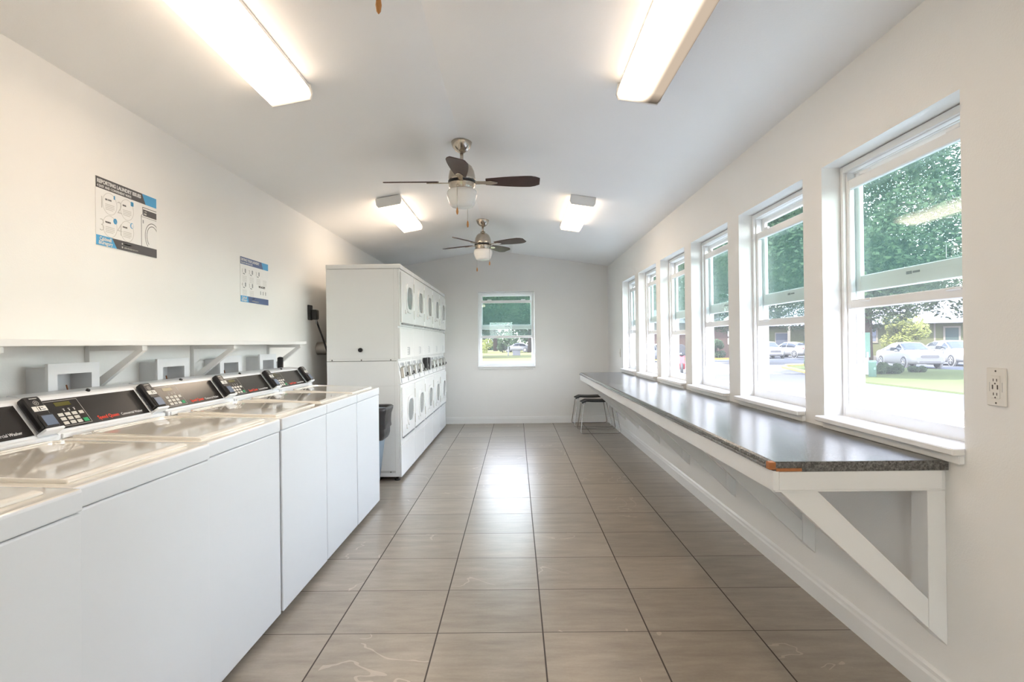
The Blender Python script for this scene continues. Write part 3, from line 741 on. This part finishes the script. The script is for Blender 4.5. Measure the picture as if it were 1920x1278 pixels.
for i, yy in enumerate((CY0+.035, 2.985, 4.055, 5.12, 6.18, 7.23, 8.10)):
    y0, y1 = yy-.019-oy, yy+.019-oy
    mb = MB()
    mb.prism([(-.062,.741), (-.0002,.741), (-.0002,.213), (-.062,.272)], y0, y1+.048, bev=.002, seg=1)
    mb.prism([(-.558,.741), (-.432,.741), (-.0625,.373), (-.0625,.2725)], y0+.001, y1-.001, bev=.002, seg=1)
    mb.box(-.545, -.0002, y0+.002, y1-.002, .7415, .811)
    mb.build('support_bracket', M['trim'], t)

# ------------------------------------------------------------------ outlets and switch
t = thing('usb_outlet', 'white usb wall outlet beside the nearest window', 'outlet', (XR, 1.833, 1.105))
MB().box(-.006, -.0005, -.037, .037, -.057, .057, .003).build('cover_plate', M['plate'], t)
MB().box(-.0085, -.006, -.0165, .0165, -.034, .034, .001).build('insert', M['plate'], t)
mb = MB()
for s in (1, -1):
    for yy in (-.0065, .0065): mb.box(-.0092, -.0084, yy-.0012, yy+.0012, s*.021-.004, s*.021+.004)
    mb.cyl((-.0084, 0, s*.021-.0105+.0), (-.0092, 0, s*.021-.0105), .0025, n=10)
for yy in (-.0095, .0095): mb.box(-.0092, -.0084, yy-.0022, yy+.0022, -.0065, .0065)
mb.cyl((-.006,0,.048), (-.0072,0,.048), .0028, n=10).cyl((-.006,0,-.048), (-.0072,0,-.048), .0028, n=10)
mb.build('slot', M['slot'], t)
mb = MB()
for yy in (-.024, .024): mb.box(-.0066, -.0059, yy-.001, yy+.001, -.014, .014)
mb.build('side_print', M['grey_print'], t)
t = thing('switch_plate', 'small white switch plate by the far window corner', 'switch', (XR, 8.42, 1.10))
MB().box(-.006, -.0005, -.036, .036, -.058, .058, .003).build('cover_plate', M['plate'], t); MB().box(-.012, -.006, -.005, .005, -.01, .012, .002).build('toggle', M['plate'], t)

# ------------------------------------------------------------------ stools
def make_stool():
    t = thing('stool', 'x', 'stool', (0,0,0), 0, 'stools at the far end of the counter')
    # saddle seat, long along x, curled down at its left end
    tt = bmesh.new(); nx, ny = 22, 10; g = [[None]*(ny+1) for _ in range(nx+1)]
    for i in range(nx+1):
        for j in range(ny+1):
            u = i/nx*2-1; v = j/ny*2-1
            x = u*.235; y = v*.17*(1-.10*u*u)
            z = .437+.012*u*u-.028*max(0, abs(u)-.72)/.28*1.2+.022*v*v-.05*max(0, abs(v)-.78)/.22*.6
            g[i][j] = tt.verts.new((x, y, z))
    for i in range(nx):
        for j in range(ny):
            f = tt.faces.new((g[i][j], g[i+1][j], g[i+1][j+1], g[i][j+1])); f.smooth = True
    r = bmesh.ops.solidify(tt, geom=list(tt.faces), thickness=.022)
    mb = MB(); mb._take(tt); mb.build('seat', M['seat'], t)
    for s in (-1, 1):
        yb, yt = s*.225, s*.155
        pts = [(-.19, yt, .425), (-.215, yt+s*.012, .38), (-.262, yb-s*.004, .04), (-.258, yb, .016), (-.235, yb, .0085), (.24, yb, .0085), (.272, yb, .016), (.278, yb-s*.004, .04), (.215, yt+s*.012, .38), (.19, yt, .425)]
        MB().tube(pts, .0065, 10).build('sled_leg', M['chrome'], t)
    MB().tube([(-.19,-.155,.423), (-.19,.155,.423)], .006).tube([(.19,-.155,.423), (.19,.155,.423)], .006).build('seat_support', M['chrome'], t)
    return t
st = make_stool(); st.location = (1.135, 8.50, 0); st['label'] = 'low black seat stool nearer the camera, partly behind the counter'
copy_tree(st, (1.115, 9.18, 0), None, 'low black seat stool farther back, against the far wall')

# ------------------------------------------------------------------ outdoors
GZ = -.45
def gmat(name, c1, c2, scale=.6, fine=30, rough=.9):
    m = bpy.data.materials.new(name); m.use_nodes = True; N = NT(m); b = N.n['Principled BSDF']
    geo = N.add('ShaderNodeNewGeometry'); a = N.add('ShaderNodeTexNoise', i_Scale=scale, i_Detail=3.0); f2 = N.add('ShaderNodeTexNoise', i_Scale=fine, i_Detail=2.0)
    N.link(geo.outputs['Position'], a.inputs['Vector']); N.link(geo.outputs['Position'], f2.inputs['Vector'])
    N.link(N.mix(N.math('ADD', N.math('MULTIPLY', a.outputs[0], .6), N.math('MULTIPLY', f2.outputs[0], .4)), lin(c1), lin(c2)), b.inputs['Base Color'])
    b.inputs['Roughness'].default_value = rough; b.inputs['Specular IOR Level'].default_value = 0; return m
M['asphalt'] = gmat('worn_asphalt', (.058,.058,.06), (.082,.082,.085)); M['concrete'] = gmat('pale_concrete', (.10,.095,.092), (.13,.125,.12))
M['grass'] = gmat('lawn_grass', (.052,.066,.027), (.082,.092,.045), 1.2, 25); M['dry_grass'] = gmat('dry_grass', (.07,.073,.028), (.10,.095,.05), .4, 12)
M['yellow'] = mat('yellow_curb_paint', (.31,.21,.025), .7, vary=.15)
M['siding'] = mat('sage_siding', (.075,.078,.038), .7, spec=0); M['roofing'] = mat('white_metal_roof', (.24,.245,.27), .4, spec=0)
M['ext_trim'] = mat('cream_house_trim', (.15,.135,.11), .6, spec=0); M['ext_door'] = mat('grey_green_door', (.035,.05,.045), .6, spec=0)
M['ext_glass'] = mat('house_window_glass', (.06,.065,.08), .1); M['blind'] = mat('window_blind', (.15,.165,.21), .7, spec=0)
M['brick'] = mat('dark_brick', (.07,.048,.038), .8, vary=.3, scale=14, spec=0)
M['car_white'] = mat('white_car_paint', (.19,.19,.19), .3, spec=.2, coat=.15, vary=.005); M['car_silver'] = mat('silver_car_paint', (.13,.133,.14), .3, spec=.2, coat=.15)
M['car_glass'] = mat('car_window_glass', (.02,.023,.027), .1, spec=.12); M['tyre'] = mat('tyre_rubber', (.02,.02,.02), .8); M['rim'] = mat('alloy_rim', (.45,.45,.46), .35, metal=.6)
M['grille'] = mat('dark_grille', (.08,.08,.09), .3); M['lens'] = mat('headlamp_lens', (.42,.44,.46), .1); M['tail'] = mat('tail_lamp', (.2,.02,.02), .2)
M['bark'] = mat('tree_bark', (.045,.035,.027), .9, spec=0, vary=.3, scale=6, bump=.6, bscale=8)
M['red_paint'] = mat('red_paint', (.35,.02,.025), .3); M['pedestal'] = mat('mint_green_pedestal', (.10,.175,.14), .6, spec=.1)
def leaf_mat(name, c1, c2):
    m = bpy.data.materials.new(name); m.use_nodes = True; N = NT(m); b = N.n['Principled BSDF']
    geo = N.add('ShaderNodeNewGeometry'); no = N.add('ShaderNodeTexNoise', i_Scale=1.3, i_Detail=3.0); N.link(geo.outputs['Position'], no.inputs['Vector'])
    c = N.mix(no.outputs[0], lin(c1), lin(c2)); N.link(c, b.inputs['Base Color']); b.inputs['Roughness'].default_value = .6; b.inputs['Specular IOR Level'].default_value = .15
    tr = N.add('ShaderNodeBsdfTranslucent'); N.link(c, tr.inputs[0]); mx = N.add('ShaderNodeMixShader', i_0=.35)
    N.link(b.outputs[0], mx.inputs[1]); N.link(tr.outputs[0], mx.inputs[2]); N.link(mx.outputs[0], N.n['Material Output'].inputs[0]); return m
M['leaf'] = leaf_mat('oak_leaves', (.018,.033,.014), (.05,.075,.03)); M['leaf_light'] = leaf_mat('bush_leaves', (.10,.125,.02), (.21,.21,.06)); M['leaf_dark'] = leaf_mat('hedge_leaves', (.03,.055,.022), (.065,.095,.045))

def flat(name, pts, z0, z1, m, label, cat):
    return struct(MB().prism(pts, z0, z1, axis='z').build(name, m), label, cat)
flat('ground', [(-150,-60), (150,-60), (150,230), (-150,230)], GZ-.3, GZ-.03, M['dry_grass'], 'dry grass ground around the buildings', 'ground')
flat('road', [(XR+1.6,-30), (13.3,-30), (13.4,24), (15.1,31.8), (16.3,36.5), (19,39.2), (22,39.2), (22,31), (38,31), (38,64), (8,64), (8,31), (XR+1.6,30)], GZ-.2, GZ, M['asphalt'], 'grey asphalt road and parking outside', 'road')
flat('crossing', [(8,30.4), (15.0,30.4), (16.3,36.5), (19,39.2), (24,39.2), (24,62), (8,62)], GZ, GZ+.012, M['concrete'], 'pale concrete paving beyond the asphalt', 'paving')
lawn = [(13.3,-30), (40,-30), (40,30.5), (23,30.5), (21,36.5), (19,38.8), (17.2,38.2), (16.3,36.5), (15.1,31.8), (13.4,24)]
flat('lawn', lawn, GZ-.1, GZ+.06, M['grass'], 'green lawn between the road and the parked cars', 'lawn')
M['porch'] = gmat('bright_porch_concrete', (.42,.40,.38), (.50,.48,.46))
flat('porch', [(XR+WT,YF), (XR+1.6,YF), (XR+1.6,YB+2), (XR+WT,YB+2)], GZ, -.05, M['porch'], 'pale concrete walkway outside the windows', 'walkway')
mb = MB(); mb.tube([(13.6,26,GZ+.05), (14.9,31.9,GZ+.06), (16.1,36.7,GZ+.07), (17.1,38.5,GZ+.07), (19,39.2,GZ+.07), (20.5,38,GZ+.06)], .10, 8)
tag(mb.build('yellow_curb', M['yellow']), 'yellow painted curb around the tip of the lawn', 'curb')
tag(MB().box(12, 22, 53.6, 53.85, GZ, GZ+.16).build('yellow_curb', M['yellow']), 'yellow painted curb in front of the brick wall', 'curb')
flat('back_lawn', [(-30,YB+3), (2.9,YB+3), (2.9,30.5), (7.9,31.5), (7.9,64), (20,66), (20,115), (-30,115)], GZ-.1, GZ+.22, M['dry_grass'], 'olive lawn outside the far window', 'lawn')
flat('back_path', [(-30,44), (8,46), (8,49), (-30,48)], GZ+.2, GZ+.235, M['asphalt'], 'grey path across the lawn outside the far window', 'path')

# trees: trunk with limbs and a crown of many small leaves
def leaves(blobs, n, size, seed):
    rnd = random.Random(seed); tt = bmesh.new()
    tot = sum(b[3]**2 for b in blobs)
    for (cx, cy, cz, r) in blobs:
        for _ in range(int(n*r*r/tot)):
            while True:
                d = Vector((rnd.uniform(-1,1), rnd.uniform(-1,1), rnd.uniform(-1,1)))
                if .05 < d.length <= 1: break
            d = d.normalized()*(d.length**.45)
            p = Vector((cx, cy, cz))+d*r
            a = Vector((rnd.gauss(0,1), rnd.gauss(0,1), rnd.gauss(0,1))).normalized(); b = a.orthogonal().normalized()
            s = size*rnd.uniform(.6,1.4); a *= s; b *= s*.55
            tt.faces.new([tt.verts.new(q) for q in (p-a, p+b*.8, p+a, p-b*.8)])
    mb = MB(); mb._take(tt); return mb
def crown(n, R, H0, H1, seed):
    rnd = random.Random(seed); out = []
    for _ in range(n):
        a = rnd.uniform(0, 2*PI); q = rnd.uniform(.0,1)**.6; z = rnd.uniform(0,1)
        rad = R*(.35+.65*math.sin(PI*(.2+.7*z)))
        out.append((rad*q*math.cos(a), rad*q*math.sin(a), H0+(H1-H0)*z, R*rnd.uniform(.26,.42)))
    return out
def make_tree(n, R, H0, H1, seed, leafn, size, m):
    t = thing('oak_tree', 'x', 'tree', (0,0,GZ), 0, 'trees outside the windows')
    rnd = random.Random(seed); bl = crown(n, R, H0, H1, seed)
    mb = MB().tube([(0,0,0), (.05,.02,H0*.5), (.1,-.05,H0), (.05,.1,H0+(H1-H0)*.5)], [.36,.27,.22,.10], 12)
    for b in bl[:9]: mb.tube([(.08,-.03,H0*.85), (b[0]*.45, b[1]*.45, H0+(b[2]-H0)*.6), (b[0]*.9, b[1]*.9, b[2])], [.14,.09,.03], 7)
    mb.build('trunk', M['bark'], t)
    leaves(bl, leafn, size, seed).build('crown', m, t)
    return t
tr = make_tree(44, 5.6, 4.2, 11.5, 11, 80000, .115, M['leaf'])
tr.location = (16.4, 28.6, GZ); tr['label'] = 'nearest spreading oak, its trunk beside the green pedestal'
tspots = [((16.5,45,GZ), 1.0, 1.0, 'oak beyond the yellow curb tip'), ((34,57.5,GZ), .85, 2.2, 'oak standing close behind the sage green house'), ((40,78,GZ), 1.4, .4, 'tall tree far off to the right of the tan house'),
    ((26,92,GZ), 1.3, 3.0, 'tall tree behind the brick wall'), ((11,73,GZ), 1.1, 4.1, 'tree at the far end of the road'), ((-7,64,GZ), 1.1, 5.2, 'tree left of the far window view'),
    ((2.2,95,GZ), 1.2, .9, 'tree with trunk right of the far window view'), ((-4,119,GZ), 1.3, 2.6, 'broad tree at the back of the far window view'), ((20,121,GZ), 1.35, 1.5, 'tall tree at the back right of the far window view'), ((-29,118,GZ), 1.35, 3.6, 'tall tree at the back left of the far window view'), ((33,25,GZ), .9, 2.9, 'oak to the right beyond the lawn')]
for loc, s, rz, lb in tspots:
    c = copy_tree(tr, loc, rz, lb); c.scale = (s, s, s)
def bush(loc, R, h, label, m, n=3000, size=.06, seed=1, group=None, flatn=8):
    t = thing('bush', label, 'bush', loc, 0, group)
    rnd = random.Random(seed)
    bl = [(rnd.uniform(-.6,.6)*R, rnd.uniform(-.6,.6)*R, h*(.25+.6*rnd.random()), max(.12, min(R, h)*rnd.uniform(.3,.5))) for _ in range(flatn)]
    mb = MB()
    for b in bl[:6]: mb.tube([(b[0]*.2, b[1]*.2, 0), (b[0]*.6, b[1]*.6, b[2]*.6), (b[0], b[1], b[2])], [.05,.03,.012], 6)
    mb.build('stem', M['bark'], t)
    leaves(bl, n, size, seed).build('foliage', m, t); return t
bush((27.6,43.4,GZ), 1.5, 3.6, 'tall yellow green bush in front of the sage house', M['leaf_light'], 7000, .09, 4, None, 16)
bush((17.5,28.9,GZ+.05), 1.2, .42, 'low dark bush beside the green pedestal', M['leaf_dark'], 7000, .05, 5, None, 16)
bush((19.6,29.6,GZ+.05), .6, .25, 'low dark bush in front of the nearest white sedan', M['leaf_dark'], 3500, .05, 6)
bush((18.5,37.2,GZ), 1.2, .9, 'low bush on the tip of the lawn', M['leaf_dark'], 3500, .06, 7)
for k, xx in enumerate((16.2, 18.4, 20.6)):
    bush((xx,55.4,GZ), .9, 1.7, ['left hedge bush before the brick wall', 'middle hedge bush before the brick wall', 'right hedge bush before the brick wall'][k], M['leaf_dark'], 2500, .08, 20+k, 'hedge before the brick wall')
bush((-5.2,92,GZ), 1.6, 1.9, 'rounded bush at the left of the far window view', M['leaf_light'], 2500, .09, 30)
bush((-1.9,96,GZ), 1.1, 2.2, 'grey green bush left of the silver car', M['leaf_dark'], 2500, .09, 31)

t = thing('hedgerow', 'long dark hedgerow along the horizon behind everything', 'hedge', (8,150,GZ), -.2)
rnd = random.Random(9); bl = [(x+rnd.uniform(-1,1), rnd.uniform(-1.5,1.5), rnd.uniform(.8,5.5), rnd.uniform(2.2,3.8)) for x in range(-76, 77, 2)]
mb = MB()
for x in range(-74, 76, 8): mb.tube([(x,0,0), (x+.3,.2,3)], [.2,.08], 6)
mb.build('stems', M['bark'], t); leaves(bl, 30000, .5, 9).build('foliage', M['leaf_dark'], t)
# houses
ang = math.atan2(-.54, .84)
t = thing('sage_house', 'long sage green house with a white metal roof', 'house', (30.2,45.8,0), ang)
MB().box(-7, 12, 0, 7, GZ, 2.42).build('wall', M['siding'], t)
MB().prism([(-.7,2.36), (3.5,4.6), (7.7,2.36), (7.7,2.50), (3.5,4.78), (-.7,2.50)], -7.4, 12.4, axis='x').build('roof', M['roofing'], t)
def hwin(x, z0, z1, w):
    fr = MB().ring([(x-w/2-.12,z0-.12), (x+w/2+.12,z0-.12), (x+w/2+.12,z1+.12), (x-w/2-.12,z1+.12)], [(x-w/2,z0), (x+w/2,z0), (x+w/2,z1), (x-w/2,z1)], -.06, .0, 'y').build('window', M['ext_trim'], t)
    MB().box(x-w/2, x+w/2, -.03, -.001, z0, z1).build('pane', M['ext_glass'], fr); MB().box(x-w/2, x+w/2, -.035, -.031, z0+(z1-z0)*.45, z1).build('blind', M['blind'], fr)
hwin(-3.1, 1.05, 2.05, .85); hwin(3.6, 1.0, 2.05, .95); hwin(8.0, 1.0, 2.05, .95); pass
dd = MB().box(1.70, 2.5, -.05, -.001, 0, 2.0).build('front_door', M['ext_door'], t); MB().ring([(1.58,0),(2.62,0),(2.62,2.12),(1.58,2.12)], [(1.7,0),(2.5,0),(2.5,2.0),(1.7,2.0)], -.08, 0, 'y').build('door_frame', M['ext_trim'], dd)
MB().box(-7,12,-.02,0,GZ,-.05).box(1.0,1.12,-.03,0,0,2.35).build('trim_board', M['ext_trim'], t)
t = thing('brick_building', 'dark brick building beyond the hedge', 'building', (19.5,57.5,GZ), 0)
MB().box(-9.5, 2.2, 0, 6, 0, 3.4).build('wall', M['brick'], t); MB().prism([(-.5,3.4),(3,4.8),(6.5,3.4)], -9.9, 2.6, axis='x').build('roof', M['tyre'], t)
for z0 in (1.35, 2.1): MB().box(.55, 1.15, -.03, -.001, z0, z0+.55).build('notice', M['sticker'], t)
t = thing('tan_house', 'tan and sage house behind the two far white cars', 'house', (29.5,66,GZ), -.25)
MB().box(-7, 9, 0, 6, 0, 3.3).build('wall', M['siding'], t); MB().prism([(-.8,3.2),(3,5.4),(6.8,3.2)], -7.5, 9.5, axis='x').build('roof', M['roofing'], t)
for x in (-3.4, 1.6): MB().box(x, x+.9, -.06, -.001, 0, 2.1).build('front_door', M['ext_door'], t)
for x in (-1.2, 3.6): 
    f_ = MB().box(x-.1, x+1.3, -.05, -.001, 1.0, 2.5).build('window', M['ext_trim'], t); MB().box(x, x+1.2, -.07, -.05, 1.1, 2.4).build('pane', M['ext_glass'], f_)
for x in (-4.3, -.2, 2.9, 5.6): MB().box(x, x+.25, -1.2, -1.0, 0, 3.2).build('porch_post', M['ext_trim'], t)

# cars
def make_car(paint, hatch=False):
    t = thing('car', 'x', 'car', (0,0,GZ+.02), 0, 'parked cars outside')
    st_ = [(-2.40,.36,.74,.74,.80,.66), (-2.28,.26,.90,.86,.99,.70), (-1.75,.22,.93,.91,1.06,.70), (-1.05,.22,.95,.92,1.36,.60), (-.35,.20,.95,.93,1.46,.60), (.25,.20,.94,.93,1.44,.60),
           (1.10,.20,.92,.92,1.00,.72), (1.60,.22,.86,.91,.94,.72), (2.10,.24,.78,.88,.84,.70), (2.34,.26,.66,.80,.74,.62), (2.42,.32,.58,.68,.64,.54)]
    if hatch: st_[0] = (-2.05,.36,.80,.78,.90,.66); st_[1] = (-1.98,.26,.92,.88,1.08,.66); st_[2] = (-1.75,.22,.95,.91,1.34,.60); st_[3] = (-1.05,.22,.96,.92,1.50,.60); st_[4] = (-.35,.20,.96,.93,1.53,.60); st_[5] = (.25,.20,.95,.93,1.50,.60)
    def sec(s):
        x, zb, zt, w, zr, wt = s
        h = [(w*.86,zb), (w*.985,zb+.10), (w,(zb+zt)/2), (w*.985,zt-.06), (w*.94,zt), (wt*.25+w*.70,zt+(zr-zt)*.4), (wt,zr-.05*min(1,(zr-zt)*4)), (wt*.82,zr), (0,zr+.015)]
        return [Vector((x, y, z)) for y, z in h]
    R = [sec(s) for s in st_]; tt = bmesh.new()
    full = []
    for s in R:
        a = [tt.verts.new(p) for p in s]; b = [tt.verts.new((p.x, -p.y, p.z)) for p in s[:-1]]
        full.append(b+a[::-1])
    for A, B in zip(full, full[1:]):
        for k in range(len(A)-1): f = tt.faces.new((A[k], A[k+1], B[k+1], B[k])); f.smooth = True
        tt.faces.new((A[-1], A[0], B[0], B[-1]))
    tt.faces.new(full[0]); tt.faces.new(full[-1][::-1])
    bmesh.ops.recalc_face_normals(tt, faces=list(tt.faces))
    body = MB(); body._take(tt)
    for sx in (-1.42, 1.46): 
        for sy in (-1, 1): body.cyl((sx, sy*.80, .33), (sx, sy*.935, .33), .39, n=24)
    body = body.build('body', paint, t)
    off = .012
    def gp(i, j, s, ti, tj):
        def q(ii, jj): p = R[ii][jj]; return Vector((p.x, s*p.y, p.z))
        a = q(i,j).lerp(q(i+1,j), ti); b = q(i,j+1).lerp(q(i+1,j+1), ti); return a.lerp(b, tj)
    def strip(name, quads, s=None):
        mb = MB()
        for qd in quads:
            n = (qd[1]-qd[0]).cross(qd[3]-qd[0]).normalized(); c = sum(qd, Vector())/4
            if n.dot(c-Vector((0,0,.6))) < 0: n = -n
            mb.quad(*[p+n*off for p in qd])
        return mb.build(name, M['car_glass'], t)
    for s in (-1, 1):
        qs = []
        for i in (2, 3, 4, 5):
            for j in (4, 5):
                t0, t1 = (.45, 1) if i == 2 else (0, 1); 
                if i == 5: t0, t1 = 0, .62
                if i == 3: t1 = .93
                j0 = .10 if j == 4 else 0; j1 = .88 if j == 5 else 1
                qs.append([gp(i,j,s,t0,j0), gp(i,j,s,t1,j0), gp(i,j,s,t1,j1), gp(i,j,s,t0,j1)])
        strip('side_window', qs)
    ws = []
    for i, (t0, t1) in ((5, (.10,.92)),):
        for s in (-1, 1):
            for j in (6, 7): ws.append([gp(i,j,s,t0,.05 if j == 6 else 0), gp(i,j,s,t1,.05 if j == 6 else 0), gp(i,j,s,t1,1), gp(i,j,s,t0,1)])
    strip('windshield', ws)
    rw = []
    for s in (-1, 1):
        for j in (6, 7): rw.append([gp(2 if not hatch else 1,j,s,.25,0), gp(2 if not hatch else 1,j,s,.9,0), gp(2 if not hatch else 1,j,s,.9,1), gp(2 if not hatch else 1,j,s,.25,1)])
    strip('rear_window', rw)
    for sx in (-1.42, 1.46):
        for sy in (-1, 1):
            w = MB().lathe([(.20,-.1), (.31,-.105), (.335,-.08), (.335,.08), (.31,.105), (.20,.1)], (0,0,0), 28, Matrix.Rotation(PI/2, 4, 'X'))
            o = w.build('wheel', M['tyre'], t, (sx, sy*.855, .335))
            hb = MB().lathe([(.02,.112), (.06,.115), (.07,.10), (.19,.098), (.215,.108), (.22,.09)], (0,0,0), 24, Matrix.Rotation(-sy*PI/2, 4, 'X'))
            for k in range(5):
                a = k*2*PI/5; hb.box(-.022,.022,.05,.2,-.006,.006,0, mtx=Matrix.Translation((0,sy*.108,0)) @ Matrix.Rotation(-PI/2, 4, 'X') @ Matrix.Rotation(a, 4, 'Z'))
            hb.build('rim', M['rim'], o)
    for s in (-1, 1):
        MB().ball((2.16, s*.66, .70), .15, (1.0,.95,.42)).build('headlight', M['lens'], t)
        MB().ball((-2.28 if not hatch else -1.96, s*.70, .86), .14, (.6,.9,.55)).build('tail_light', M['tail'], t)
        MB().ball((.72, s*1.0, .98), .10, (.7,1,.62)).build('mirror', paint, t)
    MB().prism(rrect(0,.66,.92,.17,.07), 2.33, 2.43, axis='x').prism(rrect(0,.36,1.10,.10,.04), 2.36, 2.425, axis='x').build('grille', M['grille'], t)
    return t
car = make_car(M['car_white']); hat = make_car(M['car_white'], True)
car.location = (23.2,36.0,GZ+.02); car.rotation_euler = (0,0,-PI/2-.15); car['label'] = 'white sedan parked nearest, facing the window beside the lawn'
hat.location = (27.4,38.2,GZ+.02); hat.rotation_euler = (0,0,-PI/2-.12); hat['label'] = 'white hatchback parked right of the nearest sedan'
copy_tree(hat, (23.6,57.0,GZ+.02), -PI/2-.12, 'white hatchback parked far off, seen through the second window')
copy_tree(car, (26.6,59.0,GZ+.02), PI/2+.35, 'white sedan parked far off with its tail toward the window')
sil = make_car(M['car_silver']); sil.location = (.3,100,GZ+.22); sil.rotation_euler = (0,0,PI*.93); sil['label'] = 'silver car parked on the lawn outside the far window'
copy_tree(sil, (11.6,50.5,GZ+.02), .25, 'silver car before the brick building, seen through the fifth window')

# small things outdoors
t = thing('utility_pedestal', 'mint green utility pedestal standing on the lawn', 'utility box', (15.5,26.5,GZ+.06))
MB().lathe([(.15,0), (.15,.60), (.165,.61), (.165,.66), (.14,.70), (.02,.71)], n=20).build('post', M['pedestal'], t); MB().box(-.04,.04,-.17,-.15,.3,.4,.005).build('latch', M['pedestal'], t)
t = thing('yard_sign', 'pale green banner sign on a white post beside the oak trunk', 'sign', (16.2,28.1,GZ))
MB().box(-.05,.05,-.05,.05,0,1.1).build('post', M['roofing'], t); MB().box(-.14,.14,-.02,.02,.85,2.0,.01).build('panel', M['pedestal'], t)
t = thing('motor_scooter', 'red and black motor scooter parked outside the fourth window', 'scooter', (8.60,31.6,GZ+.014), -PI/2-.25)
for x in (-.6, .6): MB().lathe([(.12,-.06), (.25,-.065), (.29,-.03), (.29,.03), (.25,.065), (.12,.06)], (x,0,.29), 24, Matrix.Rotation(PI/2,4,'X')).build('wheel', M['tyre'], t)
MB().prism([(-.75,.45), (-.6,.72), (-.1,.70), (.05,.36), (.35,.34), (.42,.9), (.55,.95), (.62,.5), (.30,.22), (-.2,.22)], -.17, .17, bev=.05, seg=2).build('body', M['red_paint'], t)
MB().box(-.70,.0,-.16,.16,.72,.86,.05).build('seat', M['black'], t); MB().box(-.85,-.45,-.2,.2,.90,1.28,.08).build('top_case', M['black'], t)
MB().prism([(a, b+1.33) for a, b in circle(0,0,.19,20)], .36, .40, axis='x', bev=.01).prism([(-.2,.95),(.2,.95),(.14,1.25),(-.14,1.25)], .38, .42, axis='x').build('windscreen', M['black'], t)
MB().tube([(.45,-.34,1.08), (.42,0,1.0), (.45,.34,1.08)], .02).tube([(.5,0,.5), (.42,0,1.0)], .03).ball((.5,0,1.0), .12).build('handlebar', M['black'], t)
MB().ball((.42,-.3,1.24), .06).ball((.42,.3,1.24), .06).cyl((.44,-.3,1.07),(.42,-.3,1.2),.008).cyl((.44,.3,1.07),(.42,.3,1.2),.008).build('mirror', M['black'], t)
t = thing('pipe_railing', 'white pipe railing on the walkway outside the nearest window', 'railing', (2.28,3.48,-.05))
MB().tube([(.16,-.36,.895), (-.22,.55,.895)], .02, 12).build('rail', M['trim'], t)
for q in (-.15, .8): MB().cyl((.16-.38*(q+.15)/.95,-.36+.91*(q+.15)/.95,0), (.16-.38*(q+.15)/.95,-.36+.91*(q+.15)/.95,.895), .018).build('post', M['trim'], t)
t = thing('utility_box', 'dark grey utility box on the lawn outside the far window', 'utility box', (.05,72,GZ+.22)); MB().box(-.45,.45,-.3,.3,0,.52,.02).build('housing', M['grille'], t); MB().box(-.47,.47,-.32,.32,.52,.56,.01).build('lid', M['grille'], t)
tag(MB().cyl((-.9,70,GZ+.22), (-.9,70,GZ+1.15), .06, n=12).ball((-.9,70,GZ+1.15), .07).build('marker_post', M['roofing']), 'thin white post on the lawn outside the far window', 'post')

# ------------------------------------------------------------------ daylight
w = bpy.data.worlds.new('sky'); S.world = w; w.use_nodes = True; N = NT(w)
bg = N.n['Background']; tc = N.add('ShaderNodeTexCoord'); sp = N.add('ShaderNodeSeparateXYZ'); N.link(tc.outputs['Generated'], sp.inputs[0])
mr = N.add('ShaderNodeMapRange', i_1=0.0, i_2=.7); N.link(sp.outputs[2], mr.inputs[0])
no = N.add('ShaderNodeTexNoise', i_Scale=3.0, i_Detail=5.0); N.link(tc.outputs['Generated'], no.inputs['Vector'])
c = N.mix(mr.outputs[0], (1.0,1.0,1.0,1), (.40,.58,1.0,1)); c = N.mix(N.math('MULTIPLY', no.outputs[0], .6), c, (1,1,1,1))
N.link(c, bg.inputs[0]); bg.inputs[1].default_value = 12.0
sun = bpy.data.lights.new('sun', 'SUN'); sun.energy = 15.0; sun.angle = .01; sun.color = (1,.95,.88)
so = bpy.data.objects.new('sun', sun); C.objects.link(so)
so.rotation_euler = Vector((.62, .34, -1.0)).to_track_quat('-Z', 'Y').to_euler()

vs = S.view_settings; vs.view_transform = 'Standard'; vs.look = 'None'; vs.exposure = 0.32; vs.gamma = 1.0; vs.use_curve_mapping = False
